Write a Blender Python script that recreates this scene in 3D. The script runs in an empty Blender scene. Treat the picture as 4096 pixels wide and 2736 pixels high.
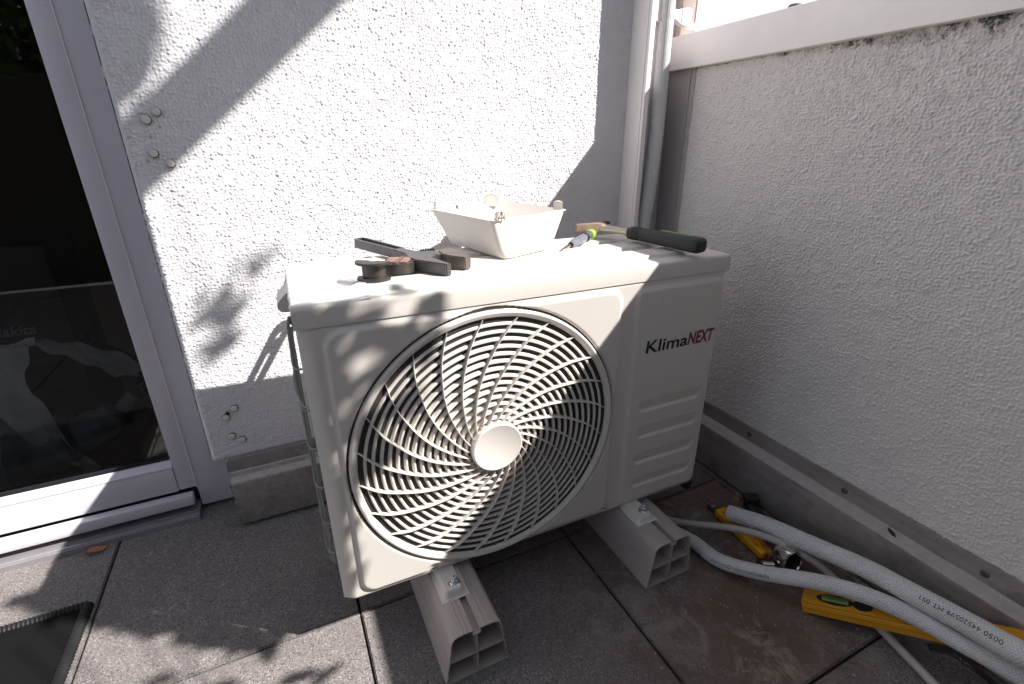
import bpy, bmesh, math, random
import numpy as np
from mathutils import Vector, Matrix
R=math.radians
random.seed(7); rng=np.random.default_rng(11)
scn=bpy.context.scene
C=bpy.context.collection
# ------------------------------------------------------------ camera
F_PX=1963.9; YAW,PITCH,ROLL=.4432,-.3843,-.0062
cam_d=bpy.data.cameras.new('camera'); cam=bpy.data.objects.new('camera',cam_d); C.objects.link(cam)
cam_d.sensor_width=36; cam_d.lens=36*F_PX/4096; cam_d.clip_start=.02; cam_d.clip_end=500
fw=Vector((math.sin(YAW)*math.cos(PITCH),math.cos(YAW)*math.cos(PITCH),math.sin(PITCH)))
rt=Vector((math.cos(YAW),-math.sin(YAW),0)); up=rt.cross(fw)
rt2=math.cos(ROLL)*rt+math.sin(ROLL)*up; up2=-math.sin(ROLL)*rt+math.cos(ROLL)*up
m=Matrix((rt2,up2,-fw)).transposed().to_4x4(); m.translation=Vector((-.1608,-1.2399,.8702)); cam.matrix_world=m
scn.camera=cam
# ------------------------------------------------------------ world + sun
SUN=Vector((.873,-.63,1)); SD=SUN.normalized()
elev=math.asin(SD.z); azim=math.atan2(SUN.x,SUN.y)
w=bpy.data.worlds.new('World'); scn.world=w; w.use_nodes=True
nt=w.node_tree; bg=nt.nodes['Background']
sky=nt.nodes.new('ShaderNodeTexSky'); sky.sky_type='NISHITA'; sky.sun_disc=False
sky.sun_elevation=elev; sky.sun_rotation=azim; sky.altitude=200; sky.dust_density=.5
hs=nt.nodes.new('ShaderNodeHueSaturation'); hs.inputs['Saturation'].default_value=.46; nt.links.new(sky.outputs[0],hs.inputs['Color']); nt.links.new(hs.outputs[0],bg.inputs[0]); bg.inputs[1].default_value=.084
sl=bpy.data.lights.new('sun','SUN'); sl.energy=5.0; sl.angle=R(.53); sl.color=(1,.965,.92)
so=bpy.data.objects.new('sun',sl); C.objects.link(so); so.rotation_euler=SD.to_track_quat('Z','Y').to_euler(); so.location=(3,-3,4)
scn.view_settings.view_transform='Standard'; scn.view_settings.look='None'
scn.view_settings.exposure=1.06; scn.view_settings.gamma=1
scn.render.engine='CYCLES'
try:
    scn.cycles.max_bounces=10; scn.cycles.diffuse_bounces=6; scn.cycles.transparent_max_bounces=12
except Exception: pass
# ------------------------------------------------------------ material helpers
MATS={}
class NT:
    def __init__(s,name):
        s.m=bpy.data.materials.new(name); s.m.use_nodes=True; s.t=s.m.node_tree; s.b=s.t.nodes['Principled BSDF']; s.out=s.t.nodes['Material Output']
        s.tc=s.t.nodes.new('ShaderNodeTexCoord')
    def n(s,typ,**k):
        x=s.t.nodes.new(typ)
        for a,b in k.items():
            if a in x.inputs.keys(): x.inputs[a].default_value=b
            else: setattr(x,a,b)
        return x
    def l(s,a,b): s.t.links.new(a,b)
    def map(s,scale=(1,1,1),rot=(0,0,0),src='Object'):
        mp=s.n('ShaderNodeMapping'); mp.inputs['Scale'].default_value=scale; mp.inputs['Rotation'].default_value=rot
        s.l(s.tc.outputs[src],mp.inputs['Vector']); return mp.outputs[0]
    def noise(s,scale,detail=4,rough=.6,vec=None,dist=0):
        x=s.n('ShaderNodeTexNoise'); x.inputs['Scale'].default_value=scale; x.inputs['Detail'].default_value=detail
        x.inputs['Roughness'].default_value=rough; x.inputs['Distortion'].default_value=dist
        s.l(vec if vec is not None else s.tc.outputs['Object'],x.inputs['Vector']); return x.outputs['Fac']
    def vor(s,scale,vec=None,feature='F1',out='Distance',rnd=1):
        x=s.n('ShaderNodeTexVoronoi'); x.feature=feature; x.inputs['Scale'].default_value=scale; x.inputs['Randomness'].default_value=rnd
        s.l(vec if vec is not None else s.tc.outputs['Object'],x.inputs['Vector']); return x.outputs[out]
    def ramp(s,fac,stops,interp='LINEAR'):
        x=s.n('ShaderNodeValToRGB'); cr=x.color_ramp; cr.interpolation=interp
        while len(cr.elements)<len(stops): cr.elements.new(.5)
        for e,(p,c) in zip(cr.elements,stops):
            e.position=p; e.color=(c,c,c,1) if isinstance(c,(int,float)) else (*c,1)
        s.l(fac,x.inputs[0]); return x.outputs[0]
    def mix(s,f,a,b,mode='MIX'):
        x=s.n('ShaderNodeMix'); x.data_type='RGBA'; x.blend_type=mode; x.clamp_factor=True
        for sock,v in ((x.inputs[0],f),(x.inputs[6],a),(x.inputs[7],b)):
            if isinstance(v,(int,float)): sock.default_value=v if sock is x.inputs[0] else (v,v,v,1)
            elif isinstance(v,tuple): sock.default_value=(*v,1)
            else: s.l(v,sock)
        return x.outputs[2]
    def math(s,op,a,b=None,clamp=False):
        x=s.n('ShaderNodeMath'); x.operation=op; x.use_clamp=clamp
        for i,v in enumerate((a,b)):
            if v is None: continue
            if isinstance(v,(int,float)): x.inputs[i].default_value=v
            else: s.l(v,x.inputs[i])
        return x.outputs[0]
    def sep(s,src='Object'):
        x=s.n('ShaderNodeSeparateXYZ'); s.l(s.tc.outputs[src],x.inputs[0]); return x.outputs
    def bump(s,h,strength=.3,dist=.001):
        x=s.n('ShaderNodeBump'); x.inputs['Strength'].default_value=strength; x.inputs['Distance'].default_value=dist
        s.l(h,x.inputs['Height']); s.l(x.outputs[0],s.b.inputs['Normal']); return x
    def col(s,c):
        if isinstance(c,tuple): s.b.inputs['Base Color'].default_value=(*c,1)
        else: s.l(c,s.b.inputs['Base Color'])
        return s
    def set(s,**k):
        for a,b in k.items():
            a=a.replace('_',' ')
            if isinstance(b,(int,float)): s.b.inputs[a].default_value=b
            elif isinstance(b,tuple): s.b.inputs[a].default_value=(*b,1)
            else: s.l(b,s.b.inputs[a])
        return s
def plain(name,c,rough=.5,metal=0,var=.12,vs=40,bump=.0,bs=200,**k):
    if name in MATS: return MATS[name]
    s=NT(name); n=s.noise(vs,5,.65)
    s.col(s.mix(s.ramp(n,[(.3,0.),(.7,1.)]),tuple(x*(1-var) for x in c),tuple(min(1,x*(1+var)) for x in c)))
    s.set(Roughness=s.math('ADD',s.math('MULTIPLY',s.noise(vs*1.7,3),.16),rough-.08),Metallic=metal)
    if bump: s.bump(s.noise(bs,4),bump,.0006)
    s.set(**k); MATS[name]=s.m; return s.m
# --- stucco
def stucco_mat(name,c,stain=False,dirty=0.):
    s=NT(name); n=s.noise(9,5,.6); fine=s.noise(420,4,.7)
    base=s.mix(s.ramp(n,[(.35,0.),(.7,1.)]),tuple(x*.94 for x in c),c)
    base=s.mix(s.math('MULTIPLY',s.ramp(fine,[(.5,1.),(.32,0.)][::-1]),1.),tuple(x*.93 for x in c),base)
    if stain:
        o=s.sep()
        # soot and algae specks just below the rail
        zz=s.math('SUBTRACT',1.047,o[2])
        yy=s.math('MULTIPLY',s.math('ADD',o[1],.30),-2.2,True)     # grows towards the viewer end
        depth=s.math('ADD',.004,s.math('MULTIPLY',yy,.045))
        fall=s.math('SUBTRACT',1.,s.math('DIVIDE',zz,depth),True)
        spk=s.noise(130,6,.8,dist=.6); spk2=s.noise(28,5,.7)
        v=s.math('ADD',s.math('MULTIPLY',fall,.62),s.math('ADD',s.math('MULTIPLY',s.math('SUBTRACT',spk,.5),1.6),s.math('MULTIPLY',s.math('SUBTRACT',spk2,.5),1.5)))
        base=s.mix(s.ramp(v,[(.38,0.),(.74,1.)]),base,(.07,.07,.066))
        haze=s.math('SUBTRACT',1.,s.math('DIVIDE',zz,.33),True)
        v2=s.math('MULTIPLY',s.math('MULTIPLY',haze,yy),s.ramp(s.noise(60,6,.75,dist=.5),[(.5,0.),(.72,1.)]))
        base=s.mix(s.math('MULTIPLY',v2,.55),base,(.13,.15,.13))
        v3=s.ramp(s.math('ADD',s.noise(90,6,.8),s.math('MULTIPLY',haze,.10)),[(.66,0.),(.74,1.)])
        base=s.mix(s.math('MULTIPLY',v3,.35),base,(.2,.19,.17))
    s.col(base); s.set(Roughness=.92,**{'Specular IOR Level':.15}); s.bump(fine,.35,.0008); return s.m
M_ST=stucco_mat('white_stucco',(.74,.72,.74)); M_ST2=stucco_mat('grey_white_stucco',(.71,.665,.65),True)
# --- paving
def paving_mat():
    s=NT('concrete_paving'); fine=s.noise(520,3,.8); spk=s.vor(480,out='Color'); big=s.noise(3.2,5,.6); med=s.noise(22,6,.7)
    sp=s.n('ShaderNodeSeparateColor'); s.l(spk,sp.inputs[0])
    base=s.mix(s.ramp(fine,[(.25,0.),(.75,1.)]),(.135,.118,.115),(.30,.272,.265))
    base=s.mix(s.ramp(sp.outputs[0],[(.82,0.),(.95,1.)]),base,(.42,.39,.375))
    base=s.mix(s.ramp(sp.outputs[1],[(.80,0.),(.9,1.)]),base,(.08,.066,.064))
    base=s.mix(s.ramp(med,[(.35,.45),(.7,0.)]),base,(.14,.125,.12))
    o=s.sep()
    # brown clay and drilling dust under the pipes and around the second foot
    mx=s.math('MULTIPLY',s.math('SUBTRACT',o[0],.12),2.6,True); mx2=s.math('MULTIPLY',s.math('SUBTRACT',-.33,o[1]),6.,True)
    mask=s.math('MULTIPLY',mx,mx2); far=s.math('MULTIPLY',s.math('SUBTRACT',1.02,s.math('MULTIPLY',o[1],-1.)),9.,True); mask=s.math('MULTIPLY',mask,far)
    st=s.math('MULTIPLY',mask,s.ramp(s.noise(7,6,.65,dist=.4),[(.28,0.),(.52,1.)]))
    base=s.mix(s.math('MULTIPLY',st,.95),base,(.135,.085,.060))
    st2=s.math('MULTIPLY',mask,s.ramp(s.noise(13,6,.7,dist=.5),[(.52,0.),(.68,1.)]))
    base=s.mix(s.math('MULTIPLY',st2,.8),base,(.07,.042,.03))
    dust=s.math('MULTIPLY',mask,s.ramp(s.noise(9,8,.75,dist=.9),[(.52,0.),(.68,1.)]))
    base=s.mix(s.math('MULTIPLY',dust,.85),base,(.36,.32,.28))
    dots=s.vor(95,vec=s.map((1,1,1))); base=s.mix(s.math('MULTIPLY',s.math('MULTIPLY',mask,s.ramp(s.noise(16,4),[(.52,0.),(.6,1.)])),s.ramp(dots,[(.10,1.),(.2,0.)])),base,(.36,.31,.27))
    base=s.mix(s.math('MULTIPLY',s.ramp(big,[(.4,0.),(.65,1.)]),.25),base,(.12,.11,.11))
    s.col(base); s.set(Roughness=.88,**{'Specular IOR Level':.25})
    s.bump(s.math('ADD',fine,s.math('MULTIPLY',s.vor(260),.6)),.7,.0012); return s.m
M_PAVE=paving_mat()
M_JOINT=plain('joint_sand',(.022,.019,.018),.95,bump=.5)
M_SOIL=plain('ground_soil',(.10,.09,.07),.95,bump=.5,bs=20)
# --- painted metal of the unit
def paint(name,c,rough=.34,dirt=.12):
    if name in MATS: return MATS[name]
    s=NT(name); d=s.noise(6,6,.7); sp=s.noise(300,3,.7)
    base=s.mix(s.math('MULTIPLY',s.ramp(d,[(.45,0.),(.8,1.)]),dirt),c,tuple(x*.62 for x in c))
    base=s.mix(s.ramp(s.noise(95,5,.85),[(.745,0.),(.77,.5)]),base,(.24,.19,.14))
    s.col(base); s.set(Roughness=s.math('ADD',s.math('MULTIPLY',s.noise(18,4),.22),rough-.1)); s.bump(sp,.06,.0003)
    MATS[name]=s.m; return s.m
M_AC=paint('ivory_painted_metal',(.61,.568,.525)); M_ACP=paint('ivory_plastic',(.66,.615,.57),.42,.06)
M_TRAY=paint('cream_plastic',(.70,.65,.60),.3,.03)
M_PVC=plain('white_upvc',(.62,.585,.64),.32,var=.03,vs=8); M_PVCW=plain('warm_white_upvc',(.66,.62,.61),.35,var=.04,vs=10)
M_RAIL=plain('powder_coated_white',(.84,.79,.775),.38,var=.03,vs=12)
M_BEAM=plain('grey_beige_pvc',(.42,.365,.34),.42,var=.05,vs=14,bump=.05)
M_GASK=plain('black_rubber',(.012,.012,.016),.5)
M_RUB=plain('soft_black_grip',(.020,.020,.022),.62,bump=.12,bs=500)
M_DARK=plain('dark_interior',(.03,.028,.026),.8); M_SHROUD=plain('brown_shroud',(.42,.38,.33),.6)
M_COIL=plain('condenser_fins',(.11,.10,.09),.6,.3)
M_BLADE=plain('fan_plastic',(.50,.49,.38),.42,var=.06); 
M_STEEL=plain('zinc_steel',(.62,.64,.66),.24,1.,var=.15); M_CHROME=plain('chrome',(.75,.75,.76),.1,1.,var=.05)
M_ALU=None
def alu():
    s=NT('weathered_aluminium'); st=s.noise(60,6,.7,vec=s.map((1,.12,1))); b=s.noise(11,6,.7,dist=.4)
    base=s.mix(s.ramp(st,[(.3,0.),(.7,1.)]),(.235,.205,.20),(.36,.325,.315))
    base=s.mix(s.math('MULTIPLY',s.ramp(b,[(.5,0.),(.66,1.)]),.55),base,(.13,.105,.095))
    base=s.mix(s.math('MULTIPLY',s.ramp(s.noise(190,3,.8),[(.66,0.),(.72,1.)]),.6),base,(.09,.07,.06))
    s.col(base); s.set(Roughness=.58,Metallic=.25); s.bump(st,.15,.0006); return s.m
M_ALU=alu()
def iron(name,c,c2):
    s=NT(name); b=s.noise(55,6,.75,dist=.4); f=s.noise(260,4,.7)
    base=s.mix(s.ramp(b,[(.45,0.),(.66,1.)]),c,c2); base=s.mix(s.ramp(f,[(.62,0.),(.75,.6)]),base,tuple(x*1.9 for x in c))
    s.col(base); s.set(Roughness=.5,Metallic=.75); s.bump(f,.25,.0006); return s.m
M_IRON=iron('worn_black_steel',(.125,.122,.125),(.165,.152,.150)); M_JAW=iron('scraped_rusty_steel',(.17,.15,.145),(.26,.19,.16)); M_FORM=iron('brown_cast_steel',(.075,.068,.066),(.11,.088,.080))
M_PAD=iron('rust_pad_steel',(.33,.20,.16),(.42,.27,.22))
M_YEL=plain('yellow_paint',(.60,.27,.012),.42,var=.12,vs=30); M_YELT=plain('yellow_tool_plastic',(.70,.30,.01),.4,var=.12,vs=60)
M_RED=plain('red_plastic',(.28,.02,.02),.4); M_GREEN=plain('lime_green_plastic',(.28,.62,.05),.4); M_GREEN2=plain('green_inlay',(.10,.30,.06),.5)
M_GREY=plain('smoked_grey_plastic',(.15,.16,.18),.22,var=.15); M_WOODM=plain('pale_hammer_steel',(.55,.50,.40),.38,.5,var=.08)
M_COPPER=plain('scratched_pale_metal',(.60,.44,.37),.35,.6,var=.15)
M_BLACKP=plain('black_plastic',(.012,.012,.013),.45); M_INK=plain('black_ink',(.012,.012,.012),.6); M_REDINK=plain('red_ink',(.17,.006,.010),.5)
M_INK2=plain('grey_ink',(.045,.045,.05),.7)
M_PIPE=None
def foam():
    s=NT('embossed_white_foam'); uv=s.n('ShaderNodeUVMap')
    mp=s.n('ShaderNodeMapping'); s.l(uv.outputs[0],mp.inputs[0]); mp.inputs['Scale'].default_value=(26,210,1)
    sx=s.n('ShaderNodeSeparateXYZ'); s.l(mp.outputs[0],sx.inputs[0])
    row=s.math('FLOOR',sx.outputs[0]); off=s.math('MULTIPLY',s.math('MODULO',row,2.),.5)
    fu=s.math('SUBTRACT',s.math('FRACT',sx.outputs[0]),.5); fv=s.math('SUBTRACT',s.math('FRACT',s.math('ADD',sx.outputs[1],off)),.5)
    d=s.math('SQRT',s.math('ADD',s.math('MULTIPLY',fu,fu),s.math('MULTIPLY',fv,fv)))
    cell=s.ramp(d,[(.15,0.),(.42,1.)])
    n=s.noise(35,5,.7); base=s.mix(s.ramp(n,[(.4,0.),(.7,1.)]),(.70,.695,.70),(.78,.775,.78)); base=s.mix(s.math('MULTIPLY',s.math('SUBTRACT',1.,cell),.22),base,(.3,.3,.31))
    s.col(base); s.set(Roughness=.75); s.bump(s.math('ADD',cell,s.math('MULTIPLY',n,1.0)),1.,.0022); return s.m
M_PIPE=foam(); M_CABLE=plain('light_grey_hose',(.40,.375,.36),.4,var=.06)
M_LEAF=plain('green_leaf',(.07,.13,.03),.5,var=.3,vs=6); M_BARK=plain('bark',(.12,.09,.06),.9,bump=.6,bs=60); M_DRY=plain('dry_leaf',(.42,.17,.07),.6)
M_WOOD=None
def woodfloor(name='oak_floor',a=(.50,.27,.14),b=(.68,.42,.24)):
    s=NT(name); st=s.noise(14,6,.7,vec=s.map((.3,4,1))); s.col(s.mix(st,a,b)); s.set(Roughness=.35); return s.m
M_WOOD=woodfloor(); M_TIMB=woodfloor('caster_timber',(.3,.2,.12),(.4,.28,.18))
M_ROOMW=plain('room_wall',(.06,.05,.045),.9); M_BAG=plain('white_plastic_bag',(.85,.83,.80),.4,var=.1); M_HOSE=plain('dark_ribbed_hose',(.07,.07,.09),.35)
def mat_mat():
    s=NT('black_woven_mat'); a=s.map((150,150,150),(0,0,.4)); x=s.n('ShaderNodeTexBrick'); s.l(a,x.inputs['Vector']); x.inputs['Scale'].default_value=1.; x.inputs['Mortar Size'].default_value=.12
    x.inputs['Color1'].default_value=(1,1,1,1);x.inputs['Color2'].default_value=(.7,.7,.7,1);x.inputs['Mortar'].default_value=(0,0,0,1)
    f=s.noise(330,3,.8); s.col(s.mix(s.ramp(f,[(.66,0.),(.78,1.)]),(.007,.007,.008),(.05,.05,.055))); s.set(Roughness=.95,**{'Specular IOR Level':.12}); s.bump(s.math('ADD',x.outputs['Color'],f),.9,.002); return s.m
M_MAT=mat_mat()
def glass():
    s=NT('window_glass'); g=s.n('ShaderNodeBsdfGlossy'); g.inputs['Roughness'].default_value=.01; t=s.n('ShaderNodeBsdfTransparent'); t.inputs[0].default_value=(.86,.88,.88,1)
    fr=s.n('ShaderNodeFresnel'); fr.inputs['IOR'].default_value=1.62; mx=s.n('ShaderNodeMixShader'); s.l(fr.outputs[0],mx.inputs[0]); s.l(t.outputs[0],mx.inputs[1]); s.l(g.outputs[0],mx.inputs[2]); s.l(mx.outputs[0],s.out.inputs[0]); return s.m
M_GLASS=glass()
def film():
    s=NT('clear_wrinkled_film'); s.col((.82,.82,.84)); s.set(Roughness=.25); t=s.n('ShaderNodeBsdfTransparent'); mx=s.n('ShaderNodeMixShader')
    n=s.noise(26,5,.7,vec=s.map((.35,1.6,1)),dist=1.2); s.l(s.ramp(n,[(.40,.18),(.60,.85)]),mx.inputs[0]); s.l(t.outputs[0],mx.inputs[1]); s.l(s.b.outputs[0],mx.inputs[2]); s.l(mx.outputs[0],s.out.inputs[0])
    s.bump(n,.7,.003); return s.m
M_FILM=film()
def vial():
    s=NT('vial_liquid'); s.col((.16,.26,.05)); s.set(Roughness=.08); s.b.inputs['Transmission Weight'].default_value=.3; return s.m
M_VIAL=vial()
# ------------------------------------------------------------ mesh helpers
class MB:
    def __init__(s): s.v=[]; s.f=[]; s.uv=None
    def add(s,vs,fs):
        o=len(s.v); s.v+= [tuple(x) for x in vs]; s.f+=[tuple(i+o for i in f) for f in fs]; return s
    def box(s,x0,x1,y0,y1,z0,z1,bev=0,seg=2,xf=None):
        bm=bmesh.new(); bmesh.ops.create_cube(bm,size=1)
        for v in bm.verts: v.co=Vector(((x0+x1)/2+v.co.x*(x1-x0),(y0+y1)/2+v.co.y*(y1-y0),(z0+z1)/2+v.co.z*(z1-z0)))
        if bev: bmesh.ops.bevel(bm,geom=list(bm.edges),offset=bev,segments=seg,affect='EDGES',profile=.5)
        return s.bm(bm,xf)
    def bm(s,bm,xf=None):
        bm.verts.index_update(); vs=[v.co.copy() for v in bm.verts]
        if xf is not None: vs=[xf@v for v in vs]
        s.add(vs,[[v.index for v in f.verts] for f in bm.faces]); bm.free(); return s
    def cyl(s,a,b,r0,r1=None,n=24,caps=True):
        r1=r0 if r1 is None else r1; a=Vector(a); b=Vector(b); d=(b-a).normalized(); u=d.orthogonal().normalized(); w_=d.cross(u)
        vs=[];
        for p,r in ((a,r0),(b,r1)):
            for i in range(n):
                t=2*math.pi*i/n; vs.append(p+r*(math.cos(t)*u+math.sin(t)*w_))
        fs=[(i,(i+1)%n,n+(i+1)%n,n+i) for i in range(n)]
        if caps: fs+=[tuple(range(n))[::-1],tuple(range(n,2*n))]
        return s.add(vs,fs)
    def lathe(s,prof,origin,axis,n=40,close=False):
        # prof: list of (r,h) along axis
        o=Vector(origin); d=Vector(axis).normalized(); u=d.orthogonal().normalized(); w_=d.cross(u); vs=[]
        for r,h in prof:
            for i in range(n):
                t=2*math.pi*i/n; vs.append(o+d*h+r*(math.cos(t)*u+math.sin(t)*w_))
        k=len(prof); fs=[]
        for j in range(k-1 if not close else k):
            j2=(j+1)%k
            for i in range(n): fs.append((j*n+i,j*n+(i+1)%n,j2*n+(i+1)%n,j2*n+i))
        if not close:
            if prof[0][0]>1e-5: fs.append(tuple(range(n))[::-1])
            if prof[-1][0]>1e-5: fs.append(tuple(range((k-1)*n,k*n)))
        return s.add(vs,fs)
    def prism(s,poly,z0,z1,xf=None,bev=0):
        bm=bmesh.new(); vb=[bm.verts.new((x,y,z0)) for x,y in poly]; f=bm.faces.new(vb)
        r=bmesh.ops.extrude_face_region(bm,geom=[f]); bmesh.ops.translate(bm,vec=(0,0,z1-z0),verts=[e for e in r['geom'] if isinstance(e,bmesh.types.BMVert)])
        bmesh.ops.recalc_face_normals(bm,faces=bm.faces)
        if bev: bmesh.ops.bevel(bm,geom=list(bm.edges),offset=bev,segments=2,affect='EDGES')
        return s.bm(bm,xf)
    def tube(s,pts,r,n=12,sub=6,caps=True,uv=False,closed=False,wob=None):
        P=spline(pts,sub,closed) if sub>1 else [Vector(p) for p in pts]
        rs=r if isinstance(r,(list,tuple)) else None; K=len(P); o=len(s.v); prev=None; L=0; us=[]
        for i,p in enumerate(P):
            t=(P[(i+1)%K]-P[i-1]) if closed else (P[min(i+1,K-1)]-P[max(i-1,0)])
            t.normalize()
            if prev is None: u=t.cross(Vector((0,0,1))); u=u.normalized() if u.length>.05 else t.orthogonal().normalized()
            else: u=(prev-t*prev.dot(t)).normalized()
            prev=u; w_=t.cross(u)
            if i: L+=(P[i]-P[i-1]).length
            us.append(L); rr=rs[min(int(i/(K-1)*(len(rs)-1)+.5),len(rs)-1)] if rs else r
            if wob: rr*=1+wob*(math.sin(i*1.7)*.4+math.sin(i*.61+1)*.6)
            for j in range(n):
                a=2*math.pi*j/n; s.v.append(tuple(p+rr*(math.cos(a)*u+math.sin(a)*w_)))
        if uv and s.uv is None: s.uv={}
        for i in range(K if closed else K-1):
            i2=(i+1)%K
            for j in range(n):
                j2=(j+1)%n
                if uv: s.uv[len(s.f)]=[(j/n,us[i]),((j+1)/n,us[i]),((j+1)/n,us[i2]),(j/n,us[i2])]
                s.f.append((o+i*n+j,o+i*n+j2,o+i2*n+j2,o+i2*n+j))
        if caps and not closed: s.f.append(tuple(o+j for j in range(n))[::-1]); s.f.append(tuple(o+(K-1)*n+j for j in range(n)))
        return s
    def ribbon(s,poly,th,y0,y1,closed=False):
        # 2D polyline (x,z) given thickness, extruded in y
        P=[Vector((a,b)) for a,b in poly]; K=len(P); L=[];Rr=[]
        for i in range(K):
            a=P[(i-1)%K] if (closed or i) else P[i]; b=P[(i+1)%K] if (closed or i<K-1) else P[i]
            t=(b-a).normalized(); n=Vector((-t.y,t.x)); L.append(P[i]+n*th/2); Rr.append(P[i]-n*th/2)
        vs=[]; 
        for y in (y0,y1):
            vs+=[(p.x,y,p.y) for p in L]+[(p.x,y,p.y) for p in Rr]
        fs=[]; o=2*K
        for i in range(K if closed else K-1):
            j=(i+1)%K
            fs+=[(i,j,K+j,K+i),(o+i,o+K+i,o+K+j,o+j),(i,o+i,o+j,j),(K+i,K+j,o+K+j,o+K+i)]
        if not closed: fs+=[(0,K,o+K,o),(K-1,o+K-1,o+2*K-1,2*K-1)]
        return s.add(vs,fs)
    def build(s,name,mat,parent=None,ang=35,smooth=True):
        me=bpy.data.meshes.new(name); me.from_pydata(s.v,[],s.f); 
        if s.uv:
            l=me.uv_layers.new(name='UVMap')
            for p in me.polygons:
                q=s.uv.get(p.index)
                if q:
                    for k,li in enumerate(p.loop_indices): l.data[li].uv=q[k]
        bm=bmesh.new(); bm.from_mesh(me); bmesh.ops.recalc_face_normals(bm,faces=bm.faces); bm.to_mesh(me); bm.free()
        if smooth:
            me.polygons.foreach_set('use_smooth',[True]*len(me.polygons)); me.set_sharp_from_angle(angle=R(ang))
        me.materials.append(mat); o=bpy.data.objects.new(name,me); C.objects.link(o)
        if parent is not None: o.parent=parent
        return o
def spline(pts,sub,closed=False):
    P=[Vector(p) for p in pts]; n=len(P); out=[]
    rngs=range(n if closed else n-1)
    for i in rngs:
        p1=P[i];p2=P[(i+1)%n]; p0=P[i-1] if (closed or i>0) else p1*2-p2; p3=P[(i+2)%n] if (closed or i<n-2) else p2*2-p1
        for k in range(sub):
            t=k/sub; out.append(.5*((2*p1)+(-p0+p2)*t+(2*p0-5*p1+4*p2-p3)*t*t+(-p0+3*p1-3*p2+p3)*t**3))
    if not closed: out.append(P[-1])
    return out
def grid_obj(name,V,mat,parent=None,mask=None,smooth=True,ang=None):
    # V: (n,m,3) array ; mask (n-1,m-1) keep
    n,m_=V.shape[:2]; idx=np.arange(n*m_).reshape(n,m_)
    q=np.stack([idx[:-1,:-1],idx[:-1,1:],idx[1:,1:],idx[1:,:-1]],-1)
    q=q.reshape(-1,4) if mask is None else q[mask]
    me=bpy.data.meshes.new(name); me.vertices.add(n*m_); me.vertices.foreach_set('co',V.reshape(-1).astype('f4'))
    nf=len(q); me.loops.add(nf*4); me.loops.foreach_set('vertex_index',q.reshape(-1).astype('i4'))
    me.polygons.add(nf); me.polygons.foreach_set('loop_start',(np.arange(nf)*4).astype('i4'))
    me.update(calc_edges=True); me.polygons.foreach_set('use_smooth',[smooth]*nf)
    if mask is not None:
        bm=bmesh.new(); bm.from_mesh(me); bmesh.ops.delete(bm,geom=[v for v in bm.verts if not v.link_faces],context='VERTS'); bm.to_mesh(me); bm.free()
    if ang: me.set_sharp_from_angle(angle=R(ang))
    me.materials.append(mat); o=bpy.data.objects.new(name,me); C.objects.link(o)
    if parent is not None: o.parent=parent
    return o
def empty(name,loc=(0,0,0),rz=0):
    o=bpy.data.objects.new(name,None); o.empty_display_size=.05; C.objects.link(o); o.location=loc; o.rotation_euler=(0,0,rz); return o
def tag(o,label,cat,group=None):
    o['label']=label; o['category']=cat
    if group: o['group']=group
    return o
def struct(o): o['kind']='structure'; return o
def thing(name,label,cat,loc=(0,0,0),rz=0,group=None): return tag(empty(name,loc,rz),label,cat,group)
# numpy noise
def hash2(i,j,s):
    h=(i.astype(np.int64)*374761393+j.astype(np.int64)*668265263+s*974634777)&0x7fffffff
    h=((h^(h>>13))*1274126177)&0x7fffffff; return ((h^(h>>16))&0xffff)/65535.
def vnoise(x,y,s=0):
    i=np.floor(x);j=np.floor(y);fx=x-i;fy=y-j;fx=fx*fx*(3-2*fx);fy=fy*fy*(3-2*fy)
    a=hash2(i,j,s);b=hash2(i+1,j,s);c=hash2(i,j+1,s);d=hash2(i+1,j+1,s)
    return (a*(1-fx)+b*fx)*(1-fy)+(c*(1-fx)+d*fx)*fy
def fbm(x,y,o=4,s=0):
    r=0;a=.5
    for k in range(o): r=r+a*vnoise(x,y,s+k);x=x*2.03+7;y=y*2.03+3;a*=.5
    return r/(1-.5**o)
def worley(x,y,s=0):
    i=np.floor(x);j=np.floor(y);f1=np.full(x.shape,9.);f2=np.full(x.shape,9.);hh=np.zeros(x.shape)
    for di in (-1,0,1):
        for dj in (-1,0,1):
            a=i+di;b=j+dj;px=a+.12+.76*hash2(a,b,s);py=b+.12+.76*hash2(a,b,s+5);d=np.hypot(x-px,y-py);k=hash2(a,b,s+9)
            c=d<f1;f2=np.where(c,f1,np.minimum(f2,d));hh=np.where(c,k,hh);f1=np.where(c,d,f1)
    return f1,f2,hh
def stucco_h(X,Z,cell=.0075,amp=.0019,s=0):
    wx=(fbm(X/.009,Z/.009,3,s+20)-.5)*.007; wz=(fbm(X/.009,Z/.009,3,s+40)-.5)*.007
    f1,f2,h=worley((X+wx)/cell,(Z+wz)/cell,s)
    g=np.clip((f2-f1)/.42,0,1); g=g*g*(3-2*g)
    f1b,f2b,hb=worley((X-wz)/(cell*.52),(Z+wx)/(cell*.52),s+3); gb=np.clip((f2b-f1b)/.5,0,1)
    big=fbm(X/.03,Z/.03,3,s+60)-.5
    return amp*(g*(.35+.65*h)+.35*gb*hb)+amp*.8*big
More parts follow.
